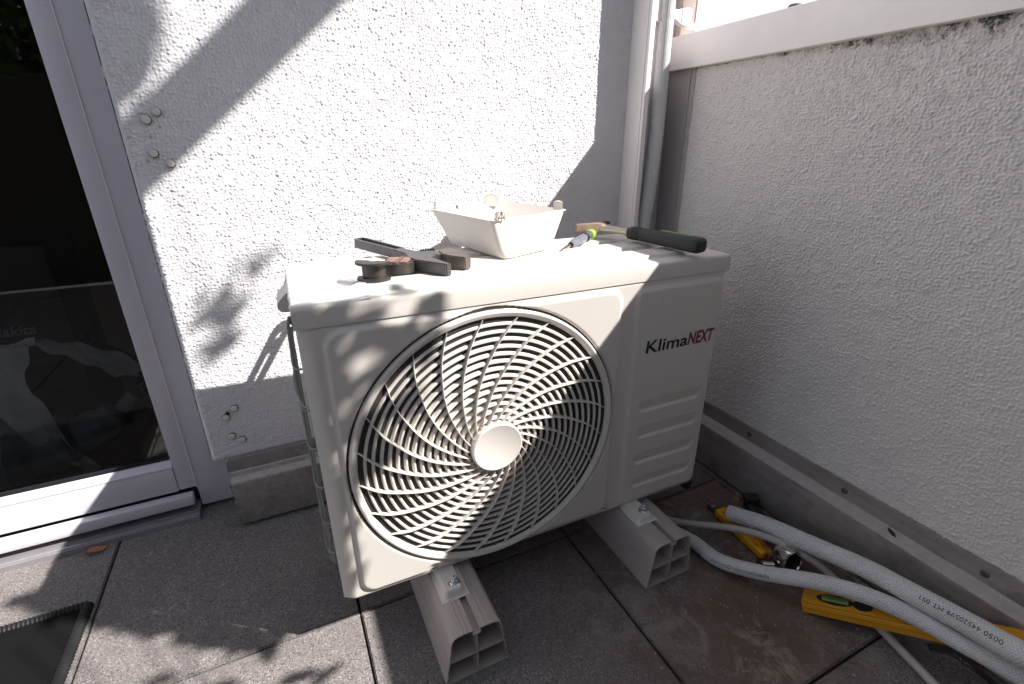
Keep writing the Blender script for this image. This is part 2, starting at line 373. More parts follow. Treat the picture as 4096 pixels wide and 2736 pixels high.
# ============================================================ GROUND
struct(MB().box(-60,60,-60,20,-.6,-.052).build('ground',M_SOIL,smooth=False))
jb=MB().box(-4.2,.90,-4.6,.10,-.05,-.010)
struct(jb.build('paving_bed',M_JOINT,smooth=False))
S=.4816; SX=-.1336; SY=-.4668; pv=MB()
for i in range(-9,2):
    for j in range(-9,2):
        x0=SX+i*S; y0=SY+(j-1)*S; g=.0024; x1=x0+S; y1=y0+S
        if j==1: y1=.10
        dx,dy,dz=(random.uniform(-.0008,.0008) for _ in range(3)); tz=random.uniform(-.0007,.0007)
        bm=bmesh.new(); bmesh.ops.create_cube(bm,size=1)
        for v in bm.verts: v.co=Vector(((x0+x1)/2+v.co.x*(x1-x0-2*g)+dx,(y0+y1)/2+v.co.y*(y1-y0-2*g)+dy,-.02+v.co.z*.04+tz))
        bmesh.ops.bevel(bm,geom=[e for e in bm.edges if all(v.co.z>-.02 for v in e.verts)],offset=.0022,segments=2,affect='EDGES'); pv.bm(bm)
x=SX+2*S; pv.box(x+.003,.90,-4.4,.1,-.04,-.001,.002)
struct(pv.build('patio_paving',M_PAVE))
# crumbs of plaster and grit on the slabs
gr=MB()
def crumb(x,y,r,z=0):
    bm=bmesh.new(); bmesh.ops.create_icosphere(bm,subdivisions=1,radius=r)
    for v in bm.verts: v.co=Vector((v.co.x*random.uniform(.7,1.4),v.co.y*random.uniform(.7,1.4),v.co.z*random.uniform(.5,.9)))+Vector((x,y,z+r*.45))
    gr.bm(bm)
for k in range(240):
    x=random.gauss(.42,.20); y=random.gauss(-.78,.17)
    if x>.83 or y>-.30: continue
    crumb(x,y,abs(random.gauss(.0006,.0008))+.0005)
for x,y,r in ((.625,-.974,.0035),(.15,-.80,.003),(.34,-.79,.0028),(.31,-.70,.0022),(.38,-.73,.002),(.52,-.75,.002),(-.33,-.13,.0022),(-.25,-.17,.0018)): crumb(x,y,r)
o=gr.build('plaster_crumbs',plain('plaster_crumb',(.27,.24,.21),.9)); o['kind']='stuff'
# ============================================================ HOUSE WALL (plane y=-.055)
YW=-.055; XE=-.386; XR=.745
house=thing('house_wall','long white rough-plastered house wall with sunlit middle behind the air conditioner','wall',(XE,YW,0))
def W(o): o.location=tuple(-Vector(house.location)); return o   # mesh in world coords, parented
st=.0016; xs=np.arange(XE-.004,XR+.03,st); zs=np.arange(.166,1.36,st)
X,Z=np.meshgrid(xs,zs); h=stucco_h(X,Z,.0066,.0021)
edge=np.clip((X-XE)/.010,0,1); bot=np.clip((Z-.170)/.012,0,1)
Xd=X.copy(); Xd[:,0]=XE+ (fbm(zs/.006,zs*0+3,3,5)-.5)*.012
Zd=Z.copy(); Zd[0,:]=.170+(fbm(xs/.008,xs*0+9,3,6)-.5)*.006
Y=YW+.0015-h*np.sqrt(np.minimum(edge,1))-.002*np.sqrt(edge*bot)
# rounded plaster edge by the door
Y+= (1-np.sqrt(1-(1-edge)**2))*.010+(1-np.sqrt(1-(1-bot)**2))*.010
# two little drill holes and the scraped pit under the caps
for hx,hz,hr in ((-.3236,.9015,.0018),(-.3418,.8832,.0026),(-.356,.842,.003),(.02,1.10,.002)):
    Y+=.006*np.exp(-((X-hx)**2+(Z-hz)**2)/hr**2)
V=np.stack([Xd,Y,Zd],-1); W(grid_obj('stucco',V,M_ST,house))
wb=MB(); wb.box(XE+.001,XR+.03,YW+.012,.26,.176,1.36); wb.box(-.352,.868,-.052,.26,-.02,.172)
wb.box(XE,6,YW+.002,.26,1.36,3.2); wb.box(.868,6,YW+.004,.26,-.04,1.36); wb.box(XR+.03,.868,YW+.01,.26,.176,1.36)
wb.box(-4.4,-1.85,YW+.002,.26,-.04,3.2); wb.box(-1.85,XE,YW+.002,.26,2.15,3.2)
W(wb.build('wall_core',M_ST,house,smooth=False))
# neighbour's stretch of the same facade, seen over the rail
xs2=np.arange(.955,1.8,.004); zs2=np.arange(1.02,1.36,.004); X2,Z2=np.meshgrid(xs2,zs2)
W(grid_obj('far_stucco',np.stack([X2,YW+.001-stucco_h(X2,Z2,s=4),Z2],-1),M_ST,house))
# plinth (flashing profile)
def plinth_prof(a,b):   # returns (out,z) : out = distance out from stucco plane
    return [(.045,.010),(.045,.122),(.043,.1265),(.020,.141),(.014,.143),(.014,.176)]
pl=MB()
pts=plinth_prof(0,0)
def ext_profile(mb,prof,mapf,a0,a1):
    K=len(prof); vs=[mapf(p[0],p[1],a0) for p in prof]+[mapf(p[0],p[1],a1) for p in prof]
    mb.add(vs,[(i,i+1,K+i+1,K+i) for i in range(K-1)]+[tuple(range(K)),tuple(range(K,2*K))[::-1]])
P_=pts+[(-.004,.176),(-.004,.010)]
ext_profile(pl,P_,lambda d,z,a:(a,YW-d+(.0 if z>.15 else 0),z),-.354,.835)
W(pl.build('plinth',M_ALU,house))
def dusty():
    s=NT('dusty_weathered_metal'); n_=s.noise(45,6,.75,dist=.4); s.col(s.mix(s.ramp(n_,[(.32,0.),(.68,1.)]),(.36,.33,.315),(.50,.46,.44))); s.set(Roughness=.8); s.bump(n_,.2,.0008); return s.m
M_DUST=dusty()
W(MB().box(-.3535,.835,-.0965,-.0755,.0,.001,xf=Matrix.Identity(4)).build('dusty_ledge',M_DUST,house)) if False else None
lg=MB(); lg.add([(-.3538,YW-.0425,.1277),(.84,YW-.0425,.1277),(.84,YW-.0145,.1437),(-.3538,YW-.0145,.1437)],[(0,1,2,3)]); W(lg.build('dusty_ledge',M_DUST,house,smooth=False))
ch=MB()
for k in range(26):   # chipped mortar on the plinth's end
    z=random.uniform(.06,.178); bm=bmesh.new(); bmesh.ops.create_icosphere(bm,subdivisions=1,radius=random.uniform(.002,.005))
    d=.040 if z<.122 else .014
    for v in bm.verts: v.co=v.co*random.uniform(.7,1.2)+Vector((-.3545+random.uniform(-.002,.001),YW-d*random.uniform(.3,1),z))
    ch.bm(bm)
W(ch.build('mortar_edge',plain('mortar',(.33,.31,.29),.95),house))
# plastic screw caps
for cx,cz,r in ((-.3221,.9284,.0064),(-.3409,.9149,.0068),(-.3426,.8569,.0064),(-.3200,.8390,.0064),(-.3157,.3038,.0068),(-.3359,.2843,.0064),(-.3336,.2338,.0066),(-.3137,.2197,.0062)):
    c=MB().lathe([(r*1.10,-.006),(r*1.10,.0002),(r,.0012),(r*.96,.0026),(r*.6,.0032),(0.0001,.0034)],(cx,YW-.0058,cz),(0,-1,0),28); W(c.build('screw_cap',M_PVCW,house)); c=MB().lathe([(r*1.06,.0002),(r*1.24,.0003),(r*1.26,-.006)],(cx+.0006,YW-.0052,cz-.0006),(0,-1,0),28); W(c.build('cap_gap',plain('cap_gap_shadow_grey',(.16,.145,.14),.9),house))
# rims of broken plaster round some caps
for cx,cz in ((-.3359,.290),(-.3365,.2345)):
    c=MB().lathe([(.0045,0),(.003,.0008),(0.0001,.001)],(cx+.005,YW-.0048,cz+.004),(0,-1,0),12); W(c.build('chipped_hole',M_GASK,house))
# ============================================================ TERRACE DOOR
door=thing('terrace_door','white plastic glazed terrace door with dark room behind, left of the plastered wall','door',(-.9,.02,0))
def D(o): o.location=tuple(-Vector(door.location)); return o
fr=MB(); fr.box(-.4462,-.372,.020,.09,.012,2.15,.002); fr.box(-1.88,-1.80,.020,.09,.012,2.15,.002); fr.box(-1.80,-.4462,.020,.09,2.07,2.15,.002)
D(fr.build('frame',M_PVC,door))
sa=MB(); sa.box(-.4840,-.4465,.0190,.085,.072,2.07,.0035); sa.box(-1.79,-.4842,.0172,.085,.070,.140,.004)
# sloping glazing bead along the bottom
ext_profile(sa,[(.0172,.140),(.0172,.143),(.032,.158),(.06,.158),(.06,.140)],lambda y,z,a:(a,y,z),-1.79,-.4842)
D(sa.build('sash',M_PVC,door))
db=MB(); db.box(-1.79,-.455,-.008,.016,.038,.0665,.0035); D(db.build('drip_rail',M_PVC,door)); D(MB().box(-.4472,-.4456,.0170,.0200,.07,2.07).build('seal_line',M_RAIL,door))
gk=MB(); gk.box(-1.79,-.4842,.030,.036,.158,.166); gk.box(-.4862,-.4841,.030,.038,.15,2.07); gk.box(-1.79,-.4475,.030,.08,.04,.0705); D(gk.build('gasket',M_GASK,door))
D(MB().box(-1.79,-.4862,.036,.042,.15,2.06).build('glass_pane',M_GLASS,door,smooth=False))
D(MB().box(-1.80,-.4485,-.006,.07,.012,.020).box(-1.80,-.449,-.020,-.0055,.008,.0185,.003).box(-1.80,-.449,-.0235,-.020,.000,.014).build('threshold',plain('anodised_sill',(.40,.38,.40),.35,.55,var=.08),door))
# room behind the glass
rm=MB(); rm.box(-4.4,-.3,2.9,3.0,-.05,3); rm.box(-4.5,-4.4,.26,3,-.05,3); rm.box(-.30,-.2,.262,.7,-.05,3); rm.box(-.30,-.2,1.3,3,-.05,3); rm.box(-.30,-.2,.7,1.3,-.05,.9); rm.box(-.30,-.2,.7,1.3,1.5,3); rm.box(-4.4,-.3,.262,3,2.9,3)  # gap in the right side wall added to let sky light in
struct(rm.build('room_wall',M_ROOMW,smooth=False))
struct(MB().box(-4.4,-.3,.0905,2.9,-.04,.02).build('room_floor',M_WOOD,smooth=False))
# ---- things in the room
def text_mesh(body,size,shear=0,font_off=0.,ext=0,space=1.):
    cu=bpy.data.curves.new('t','FONT'); cu.body=body; cu.size=size; cu.shear=shear; cu.offset=font_off; cu.extrude=ext; cu.space_character=space
    o=bpy.data.objects.new('t',cu); C.objects.link(o); dg=bpy.context.evaluated_depsgraph_get(); dg.update()
    me=bpy.data.meshes.new_from_object(o.evaluated_get(dg)); vs=[v.co.copy() for v in me.vertices]; fs=[tuple(p.vertices) for p in me.polygons]
    C.objects.unlink(o); bpy.data.objects.remove(o); bpy.data.meshes.remove(me); return vs,fs
case=thing('tool_case','black plastic tool case with faint pale lettering, inside behind the glass','tool case',(-.92,.55,.02))
MBb=MB().box(-.34,.17,0,.25,0,.60,.012); MBb.build('body',plain('case_plastic',(.02,.02,.022),.5),case)
MB().box(-.34,.17,-.006,0.0,.26,.275).box(-.34,.17,-.006,0.0,.44,.447).build('latch_seam',plain('case_seam',(.035,.035,.037),.5),case)
vs,fs=text_mesh('Makita',.040,.25,.0006); xm_=max(v.x for v in vs); t=MB().add([(v.x-xm_+.092,-.009,v.y+.352) for v in vs],fs); t.build('lettering',plain('case_letter',(.28,.33,.34),.5),case,smooth=False)
bag=thing('plastic_sheet','crumpled translucent white plastic sheeting in an arch behind the glass','plastic sheet',(-.8,.3,.02))
def band(mb,pts,wd,sub=10):
    P=spline(pts,sub); K=len(P); n=5
    for i,p in enumerate(P):
        k=i/(K-1); ww=wd[0]*(1-k)+wd[1]*k if len(wd)==2 else np.interp(k,np.linspace(0,1,len(wd)),wd)
        for j in range(n):
            a=j/(n-1)-.5; mb.v.append((p.x+ww*a,p.y+.012*math.sin(j*1.9+i*.3),p.z+.006*math.sin(i*.7+j)))
    o=len(mb.v)-K*n
    for i in range(K-1):
        for j in range(n-1): mb.f.append((o+i*n+j,o+i*n+j+1,o+(i+1)*n+j+1,o+(i+1)*n+j))
b=MB(); band(b,[(.080,-.03,.01),(.045,-.04,.10),(0,-.04,.20),(-.035,-.03,.30),(-.03,0,.37),(.01,.02,.40)],[.035,.05,.10,.13,.08]); b.build('front_fold',M_BAG,bag)
b=MB(); band(b,[(-.02,.02,.385),(.06,.03,.385),(.13,.03,.34),(.20,.04,.28),(.26,.05,.25),(.31,.05,.26)],[.05,.07,.10,.11,.08]); b.build('rear_fold',plain('plastic_bag_dim',(.5,.5,.55),.5),bag)
b=MB(); b.tube([(-.25,.02,.12),(-.12,.01,.11),(0,.02,.10),(.12,.03,.13),(.20,.05,.19)],[.10,.095,.08,.05,.02],n=16,sub=8,wob=.12); b.build('heap',plain('sheet_heap',(.42,.43,.47),.5,var=.4,vs=12),bag)
ho=MB(); P=spline([(-.70,.42,.36),(-.62,.40,.30),(-.55,.36,.22),(-.46,.34,.12),(-.40,.36,.05)],26); rr=[.030 if i%3 else .0265 for i in range(len(P))]
K=len(P); ho.tube(P,[.030 if i%2 else .026 for i in range(K)],n=18,sub=1); tag(ho.build('suction_hose',M_HOSE),'dark ribbed suction hose on the room floor behind the glass','hose')
# ============================================================ CORNER: post, trim strip, insulated pipes, bracket
tag(MB().box(.745,.760,-.128,-.050,.16,1.75,.0015).box(.7432,.7452,-.1195,-.1165,.16,1.75).build('corner_post',M_RAIL),'tall white metal post standing in the wall corner, left of the pipes','post')
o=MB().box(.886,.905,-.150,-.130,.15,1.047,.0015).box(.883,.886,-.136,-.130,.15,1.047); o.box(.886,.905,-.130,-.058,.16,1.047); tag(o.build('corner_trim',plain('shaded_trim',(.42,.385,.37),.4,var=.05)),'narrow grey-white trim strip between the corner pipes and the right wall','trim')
pb=thing('pipe_bundle','pair of white foam-covered pipes running up the wall corner','pipes',(.79,-.115,.16))
def PB(o): o.location=tuple(-Vector(pb.location)); return o
PB(MB().tube([(.790,-.10,.16),(.791,-.105,.45),(.793,-.112,.64),(.800,-.115,.75),(.804,-.117,.88),(.803,-.117,1.0),(.800,-.118,1.15),(.800,-.12,1.75)],.0185,n=28,sub=18,uv=True).build('pipe',M_PIPE,pb))
PB(MB().tube([(.775,-.082,.16),(.776,-.084,.6),(.782,-.088,.75),(.786,-.090,.88),(.784,-.092,1.0),(.782,-.098,1.15),(.782,-.10,1.75)],.0150,n=28,sub=14,uv=True).build('pipe',M_PIPE,pb))
br=thing('pipe_bracket','white plastic clamp arm across the pipes above the rail','bracket',(.80,-.108,1.160))
b=MB()
b.prism([(-.042,-.012),(-.040,.030),(-.022,.032),(0,.022),(.030,.016),(.052,.020),(.066,.024),(.080,.022),(.082,-.006),(.120,-.014),(.120,-.022),(.060,-.018),(.045,-.014),(.030,-.006),(.010,-.003),(-.004,-.010),(-.020,-.015)],-.005,.012,Matrix.Rotation(R(90),4,'X'),.0012); b.build('arm',M_RAIL,br)
MB().box(.0,.006,-.0135,-.0118,-.004,.018).build('rib',M_RAIL,br); MB().box(.048,.052,-.0135,-.0118,-.010,.018).build('rib',M_RAIL,br)
# window frame piece of the far side
tag(MB().box(.888,.932,-.075,-.052,1.112,1.75,.002).build('far_window_jamb',plain('pinkish_beige_frame',(.46,.37,.33),.6,var=.06)),'pinkish beige upright strip on the bright wall above the rail','frame')
# ============================================================ RIGHT BOUNDARY WALL
XB=.888
bw=thing('boundary_wall','shaded grey-white rough-plastered low wall on the right','wall',(XB,-2,0))
def B(o): o.location=tuple(-Vector(bw.location)); return o
ys=np.arange(-1.38,-.130,.0017); zs=np.arange(.164,1.049,.0017); Yg,Zg=np.meshgrid(ys,zs)
h=stucco_h(Yg,Zg,cell=.0060,amp=.0032,s=30); bo=np.clip((Zg-.168)/.008,0,1); Zr=Zg.copy(); Zr[0,:]=.168+(fbm(ys/.008,ys*0,3,8)-.5)*.004
Xg=XB+.002-h+(1-np.sqrt(1-(1-bo)**2))*.006
B(grid_obj('stucco',np.stack([Xg,Yg,Zr],-1)[:,::-1],M_ST2,bw))
wb=MB(); wb.box(XB+.010,.925,-1.42,-.130,.0,1.047); wb.box(XB+.001,.925,-4.6,-1.42,.0,1.047); B(wb.build('wall_core',M_ST2,bw,smooth=False))
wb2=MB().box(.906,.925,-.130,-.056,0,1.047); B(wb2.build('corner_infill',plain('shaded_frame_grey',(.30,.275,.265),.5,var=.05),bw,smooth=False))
pl=MB(); P2=[(.845,.008),(.845,.122),(.8465,.126),(.862,.140)]
prof=[(-.043,.006),(-.043,.121),(-.0415,.1255),(-.006,.131),(-.004,.133),(-.004,.172),(.012,.172),(.012,.006)]
ext_profile(pl,prof,lambda d,z,a:(XB+d,a,z),-4.6,-.06); B(pl.build('plinth',M_ALU,bw))
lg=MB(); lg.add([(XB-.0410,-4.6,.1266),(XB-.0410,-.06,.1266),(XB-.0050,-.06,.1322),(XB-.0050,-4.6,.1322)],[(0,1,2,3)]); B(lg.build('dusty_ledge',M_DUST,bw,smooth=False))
for y,z in ((-.503,.151),(-.756,.151),(-1.008,.151)):
    s_=MB().lathe([(.0072,0),(.0070,.0014),(.0058,.0022),(.0022,.0022),(.0018,.0006),(0.0001,.0006)],(XB-.004,y,z),(-1,0,0),24); B(s_.build('plinth_screw',plain('dull_screw',(.13,.115,.11),.45,.6),bw))
rl=thing('wall_rail','wide white powder-coated metal rail capping the right wall','rail',(.83,-1.4,1.036))
def RL(o): o.location=tuple(-Vector(rl.location)); return o
RL(MB().box(.868,.933,-4.6,-.0585,1.0472,1.1266,.0022,3).build('cap_profile',M_RAIL,rl))
tag(MB().lathe([(.016,0),(.016,.006),(.012,.011),(.0001,.013)],(.905,-.395,1.1266),(0,0,1),24).build('rubber_stopper',plain('dark_grey_rubber',(.06,.065,.08),.5)),'small dark round knob on top of the white rail','knob')
# dirt curled on the ledge
d=MB().prism([(-.012,-.003),(0,-.006),(.013,.001),(.006,.005),(-.006,.003)],0,.0012); o=d.build('leaf_scrap',plain('dark_brown_scrap',(.05,.03,.022),.7)); o.location=(.870,-.866,.1305); o.rotation_euler=(.1,-.15,.9); tag(o,'tiny dark brown leaf scrap lying on the right plinth ledge','leaf')
# ============================================================ AIR CONDITIONER
XL,YF,ZB,TH=-.1586,-.5417,.1184,-.0156; AW,AD,AH=.8043,.298,.55; CH=.036
ac=thing('air_conditioner','ivory outdoor air-conditioning unit with round fan grille standing on two beams','air conditioner',(XL,YF,ZB),TH)
ca,sa_=math.cos(TH),math.sin(TH)
def L2W(u,v,w_): return Vector((XL+ca*u-sa_*v,YF+sa_*u+ca*v,ZB+w_))
FC=(.289,.2545); FR=.2495
def sm(t): t=np.clip(t,0,1); return t*t*(3-2*t)
def rr_sd(U,Wd,u0,u1,w0,w1,r):
    qx=np.abs(U-(u0+u1)/2)-((u1-u0)/2-r); qy=np.abs(Wd-(w0+w1)/2)-((w1-w0)/2-r)
    return np.hypot(np.maximum(qx,0),np.maximum(qy,0))+np.minimum(np.maximum(qx,qy),0)-r
us=np.unique(np.concatenate([np.arange(0,AW,.0024),np.linspace(0,.02,14),np.linspace(AW-.02,AW,14)])); wsn=np.unique(np.concatenate([np.arange(0,AH-CH,.0022),[AH-CH]]))
U,Wd=np.meshgrid(us,wsn)
dep=np.zeros(U.shape)
sdA=rr_sd(U,Wd,.033,.546,.011,.506,.026)
for sx_,sw_ in ((.1625,.004),(.2876,.002),(.5462,.004)):   # panel edge bends round the screws
    sdA=np.maximum(sdA,.013-np.hypot(U-sx_,(Wd-sw_-.006)*1.0)) 
sdB=rr_sd(U,Wd,.582,.796,.010,.500,.016)
dep-=.0062*sm(.5-sdA/.009); dep-=.0058*sm(.5-sdB/.012)
for w1,w0 in ((.2635,.2400),(.2007,.1755),(.1348,.1110),(.0716,.0500)):
    sl_=rr_sd(U,Wd,.610,.770,w0-.001,w1+.001,.0105); prof_=(Wd-w0)/(w1-w0)
    dep+=.0045*sm(.5-sl_/.006)*np.clip(1-prof_*.9,0,1)
for du,dw in ((.6374,.4788),(.7614,.4797)): dep+=.004*np.exp(-((U-du)**2+(Wd-dw)**2)/.0016**2)
# seam ring lip where the fan guard sits
rr_=np.hypot(U-FC[0],Wd-FC[1]); dep+=.011*np.exp(-((rr_-.2513)/.0020)**2)
CHF=.021
e0=np.clip(1-U/CHF,0,1); e1=np.clip(1-(AW-U)/CHF,0,1); edgev=(e0**1.6)*.013+(e1**2)*.010
topr=np.clip(1-((AH-CH)-Wd)/.006,0,1); botr=np.clip(1-Wd/.005,0,1)
Vd=dep+edgev+.0012*topr**2+.003*botr**2
V=np.stack([U,Vd,Wd],-1)
cm=np.hypot((U[:-1,:-1]+U[1:,1:])/2-FC[0],(Wd[:-1,:-1]+Wd[1:,1:])/2-FC[1])>FR-.0035
fp=grid_obj('front_panel',V,M_AC,ac,cm)
# cabinet shell
cb=MB(); cb.box(.0,.003,.013,AD-.003,.0,AH-CH-.001); cb.box(AW-.003,AW,.010,AD-.003,.0,AH-CH-.001); cb.box(.003,AW-.003,AD-.006,AD-.003,.0,AH-CH-.001)
cb.box(.003,AW-.003,.020,AD-.006,.0,.006); cb.box(.022,AW-.022,.007,.0199,.0,.0055); cb.build('cabinet',M_AC,ac,smooth=False)
ci=MB(); ci.box(.560,.563,.02,AD-.007,.007,AH-CH-.002); ci.box(.004,.0055,.02,AD-.007,.007,AH-CH-.002); ci.box(.004,.56,.02,AD-.007,AH-CH-.003,AH-CH-.0015); ci.build('inner_partition',M_SHROUD,ac,smooth=False)
# bottom dark seam between top cover and panel
MB().box(.010,AW-.010,.0030,AD-.01,AH-CH-.0004,AH-CH+.0008).build('cover_gap',M_DARK,ac,smooth=False)
co=MB(); co.box(.006,.559,AD-.020,AD-.007,.007,AH-CH-.003)
co.build('condenser_coil',M_COIL,ac,smooth=False)
sh=MB(); sh.lathe([(.243,.012),(.2415,.03),(.2385,.075),(.243,.085),(.246,.085),(.246,.012)],(FC[0],0,FC[1]),(0,1,0),96,True); sh.build('shroud',M_SHROUD,ac)
mt=MB(); mt.lathe([(.0001,.10),(.045,.10),(.048,.105),(.048,.16),(.0001,.16)],(FC[0],0,FC[1]),(0,1,0),36); mt.box(FC[0]-.02,FC[0]+.02,.165,.175,.01,AH-CH-.01); mt.build('fan_motor',M_DARK,ac)
fanb=thing('fan','x','x'); del fanb['label'],fanb['category']; fanb.parent=ac; fanb.location=(FC[0],.07,FC[1])
C.objects.unlink(fanb); bpy.data.objects.remove(fanb)
def blade(a0):
    b=MB(); n1,n2=14,22; o=0; vs=[]
    for i in range(n1):
        r=.045+(.225-.045)*i/(n1-1); k=i/(n1-1)
        span=R(80+22*math.sin(k*2.2)); lead=a0+R(22)*k**1.4
        for j in range(n2):
            t=j/(n2-1); a=lead-span*t; y=.024+.055*t-.012*math.sin(t*math.pi); 
            rr=r+(.006*math.sin(t*9) if i==n1-1 else 0); vs.append((FC[0]+rr*math.cos(a),y,FC[1]+rr*math.sin(a)))
    fs=[(i*n2+j,i*n2+j+1,(i+1)*n2+j+1,(i+1)*n2+j) for i in range(n1-1) for j in range(n2-1)]
    nn=len(vs); vs2=[(x,y+.0022,z) for x,y,z in vs]; b.add(vs,fs); b.add(vs2,[f[::-1] for f in fs]); return b
for k in range(3): blade(R(148+120*k)).build('fan_blade',M_BLADE,ac)
MB().lathe([(.0001,.020),(.040,.022),(.050,.03),(.052,.10)],(FC[0],0,FC[1]),(0,1,0),40).build('fan_hub',M_BLADE,ac)
# fan guard: outer flange, concentric bands, curved spokes, hub disc
gd=MB(); gd.lathe([(.2492,.006),(.2488,-.0015),(.2475,-.0035),(.2450,-.0042),(.2395,-.0022),(.2362,.0030),(.2350,.010),(.2350,.016),(.2375,.016),(.2400,.010)],(FC[0],-.0050,FC[1]),(0,1,0),160,True); gd.build('guard_ring',M_ACP,ac)
sg=MB().lathe([(.2530,.0043),(.2512,.0090),(.2494,.0090),(.2490,.0030)],(FC[0],-.0050,FC[1]),(0,1,0),128); sg.build('guard_seam',M_DARK,ac)
PR=[.2360,.2145,.1985,.1855,.1718,.1583,.1447,.1311,.1131,.0951,.0837,.0723,.0600,.0480]
PA=[0,4.6,7.8,10.2,12.8,15.8,18.9,22.2,27,32.2,36.5,41.5,48.5,57]
def dphi(r): return np.interp(r,PR[::-1],PA[::-1])
rg=MB()
for k in range(14):
    r=.0535+.01315*k; t=.0024
    yo=-.0050-.0062*(1-(r/.236)**2)   # slightly domed guard
    rg.lathe([(r-t*.9,yo+.0012),(r-t*.5,yo),(r+t*.5,yo),(r+t,yo+.0012),(r+t+.0042,yo+.0165),(r-t*.9+.0014,yo+.0165)],(FC[0],0,FC[1]),(0,1,0),128,True)
rg.build('guard_bands',M_ACP,ac)
sp=MB()
for k in range(24):
    a0=78.6-15*k; vs=[];N=30
    for i in range(N):
        r=.2375-(.2375-.049)*i/(N-1); a=R(a0+dphi(min(r,.236))); r2=r-.003; a2=R(a0+dphi(max(min(r2,.236),.048)))
        p=Vector((r*math.cos(a),r*math.sin(a))); q=Vector((r2*math.cos(a2),r2*math.sin(a2))); t=(q-p).normalized(); n=Vector((-t.y,t.x))
        yo=-.0050-.0062*(1-(r/.236)**2); ht=.0052*min(1,(i+.4)/4); th=.00105*min(1,(i+1)/3)
        for sgn,yy in ((-.55,yo-ht),(.55,yo-ht),(1.,yo+.009),(-1.,yo+.009)):
            vs.append((FC[0]+p.x+n.x*th*sgn,yy,FC[1]+p.y+n.y*th*sgn))
    fs=[(i*4+j,i*4+(j+1)%4,(i+1)*4+(j+1)%4,(i+1)*4+j) for i in range(N-1) for j in range(4)]+[(0,1,2,3),((N-1)*4+3,(N-1)*4+2,(N-1)*4+1,(N-1)*4)]
    sp.add(vs,fs)
sp.build('guard_spokes',M_ACP,ac,ang=50)
MB().lathe([(.0475,.006),(.0478,-.0130),(.0468,-.0158),(.0445,-.0168),(.0425,-.0160),(.0001,-.0160)],(FC[0],-.0050,FC[1]),(0,1,0),64).build('guard_disc',M_ACP,ac)
# screws in the front panel
def panhead(u,w_,v=-.0005,r=.0052):
    s=MB().lathe([(r*1.25,.004),(r*1.25,.0001),(r*1.05,-.0006)],(u,v,w_),(0,1,0),20); 
    s=MB().lathe([(r*1.02,.002),(r,-.0008),(r*.75,-.0022),(r*.35,-.0029),(.0001,-.003)],(u,v,w_),(0,1,0),22)
    s.box(u-r*.55,u+r*.55,v-.0034,v-.0026,w_-.0006,w_+.0006); s.box(u-.0006,u+.0006,v-.0034,v-.0026,w_-r*.55,w_+r*.55); s.build('screw',M_STEEL,ac)
panhead(.2876,.0155); panhead(.5462,.0145,r=.0042); panhead(.1625,.0075,r=.0062)
# top cover
us=np.unique(np.concatenate([np.linspace(-.0025,.012,9),np.arange(.012,AW-.012,.004),np.linspace(AW-.012,AW+.0025,9)])); vsn=np.unique(np.concatenate([np.linspace(-.0012,.012,12),np.arange(.012,AD-.012,.0022),np.linspace(AD-.012,AD+.002,8)]))
U,Vv=np.meshgrid(us,vsn)
zt=AH-.0035+np.zeros(U.shape); endm=sm((U-.085)/.016)*sm((AW-.075-U)/.016)
for v0,v1 in ((.036,.092),(.118,.172),(.198,.256)): zt+=.0062*endm*sm((Vv-v0+.003)/.006)*sm((v1+.003-Vv)/.006)
def rnd(dist,r): t=np.clip(1-dist/r,0,1); return r*(1-np.sqrt(np.clip(1-t*t,0,1)))
zt-=rnd(Vv+.0012,.0075)+rnd(AD+.002-Vv,.005)+rnd(U+.0025,.0045)+rnd(AW+.0025-U,.0045)
Vs=Vv*1.; cut=np.clip((.034-U)/.034,0,1); Vs=np.where(Vv>AD-.05,Vv-cut*.036*(Vv-AD+.05)/.05,Vv)
V=np.stack([U,Vs,zt],-1)
bm=bmesh.new(); n,m_=V.shape[:2]; vv=[[bm.verts.new(V[i,j]) for j in range(m_)] for i in range(n)]
for i in range(n-1):
    for j in range(m_-1): bm.faces.new((vv[i][j],vv[i][j+1],vv[i+1][j+1],vv[i+1][j]))
loop=[vv[0][j] for j in range(m_)]+[vv[i][m_-1] for i in range(1,n)]+[vv[n-1][j] for j in range(m_-2,-1,-1)]+[vv[i][0] for i in range(n-2,0,-1)]
low=[bm.verts.new((v.co.x,v.co.y,AH-CH+.0009)) for v in loop]; low2=[bm.verts.new((v.co.x*.985+.006,v.co.y*.97+.004,AH-CH+.0009)) for v in loop]
for i in range(len(loop)):
    j=(i+1)%len(loop); bm.faces.new((loop[i],low[i],low[j],loop[j])); bm.faces.new((low[i],low2[i],low2[j],low[j]))
tc=MB().bm(bm).build('top_cover',M_AC,ac,ang=40)
# protective film over the left end of the cover
us=np.linspace(-.0035,.108,60); vsn=np.linspace(-.0005,.292,120); U,Vv=np.meshgrid(us,vsn)
zf=np.interp(Vv.ravel(),vsn,np.zeros(120)).reshape(U.shape)+AH-.0022+.0022*fbm(U/.03,Vv/.008,3,70)+.005*sm((U-.085)/.016)*sm((Vv-.03)/.01)
zf-=rnd(U+.0025,.004); Uf=U+.010*(fbm(Vv/.04,U*0,3,77)-.5)*sm((U-.08)/.03); Vf=np.where(Vv>AD-.05,Vv-np.clip((.034-U)/.034,0,1)*.030,Vv)
grid_obj('protective_film',np.stack([Uf,Vf,zf],-1),M_FILM,ac)
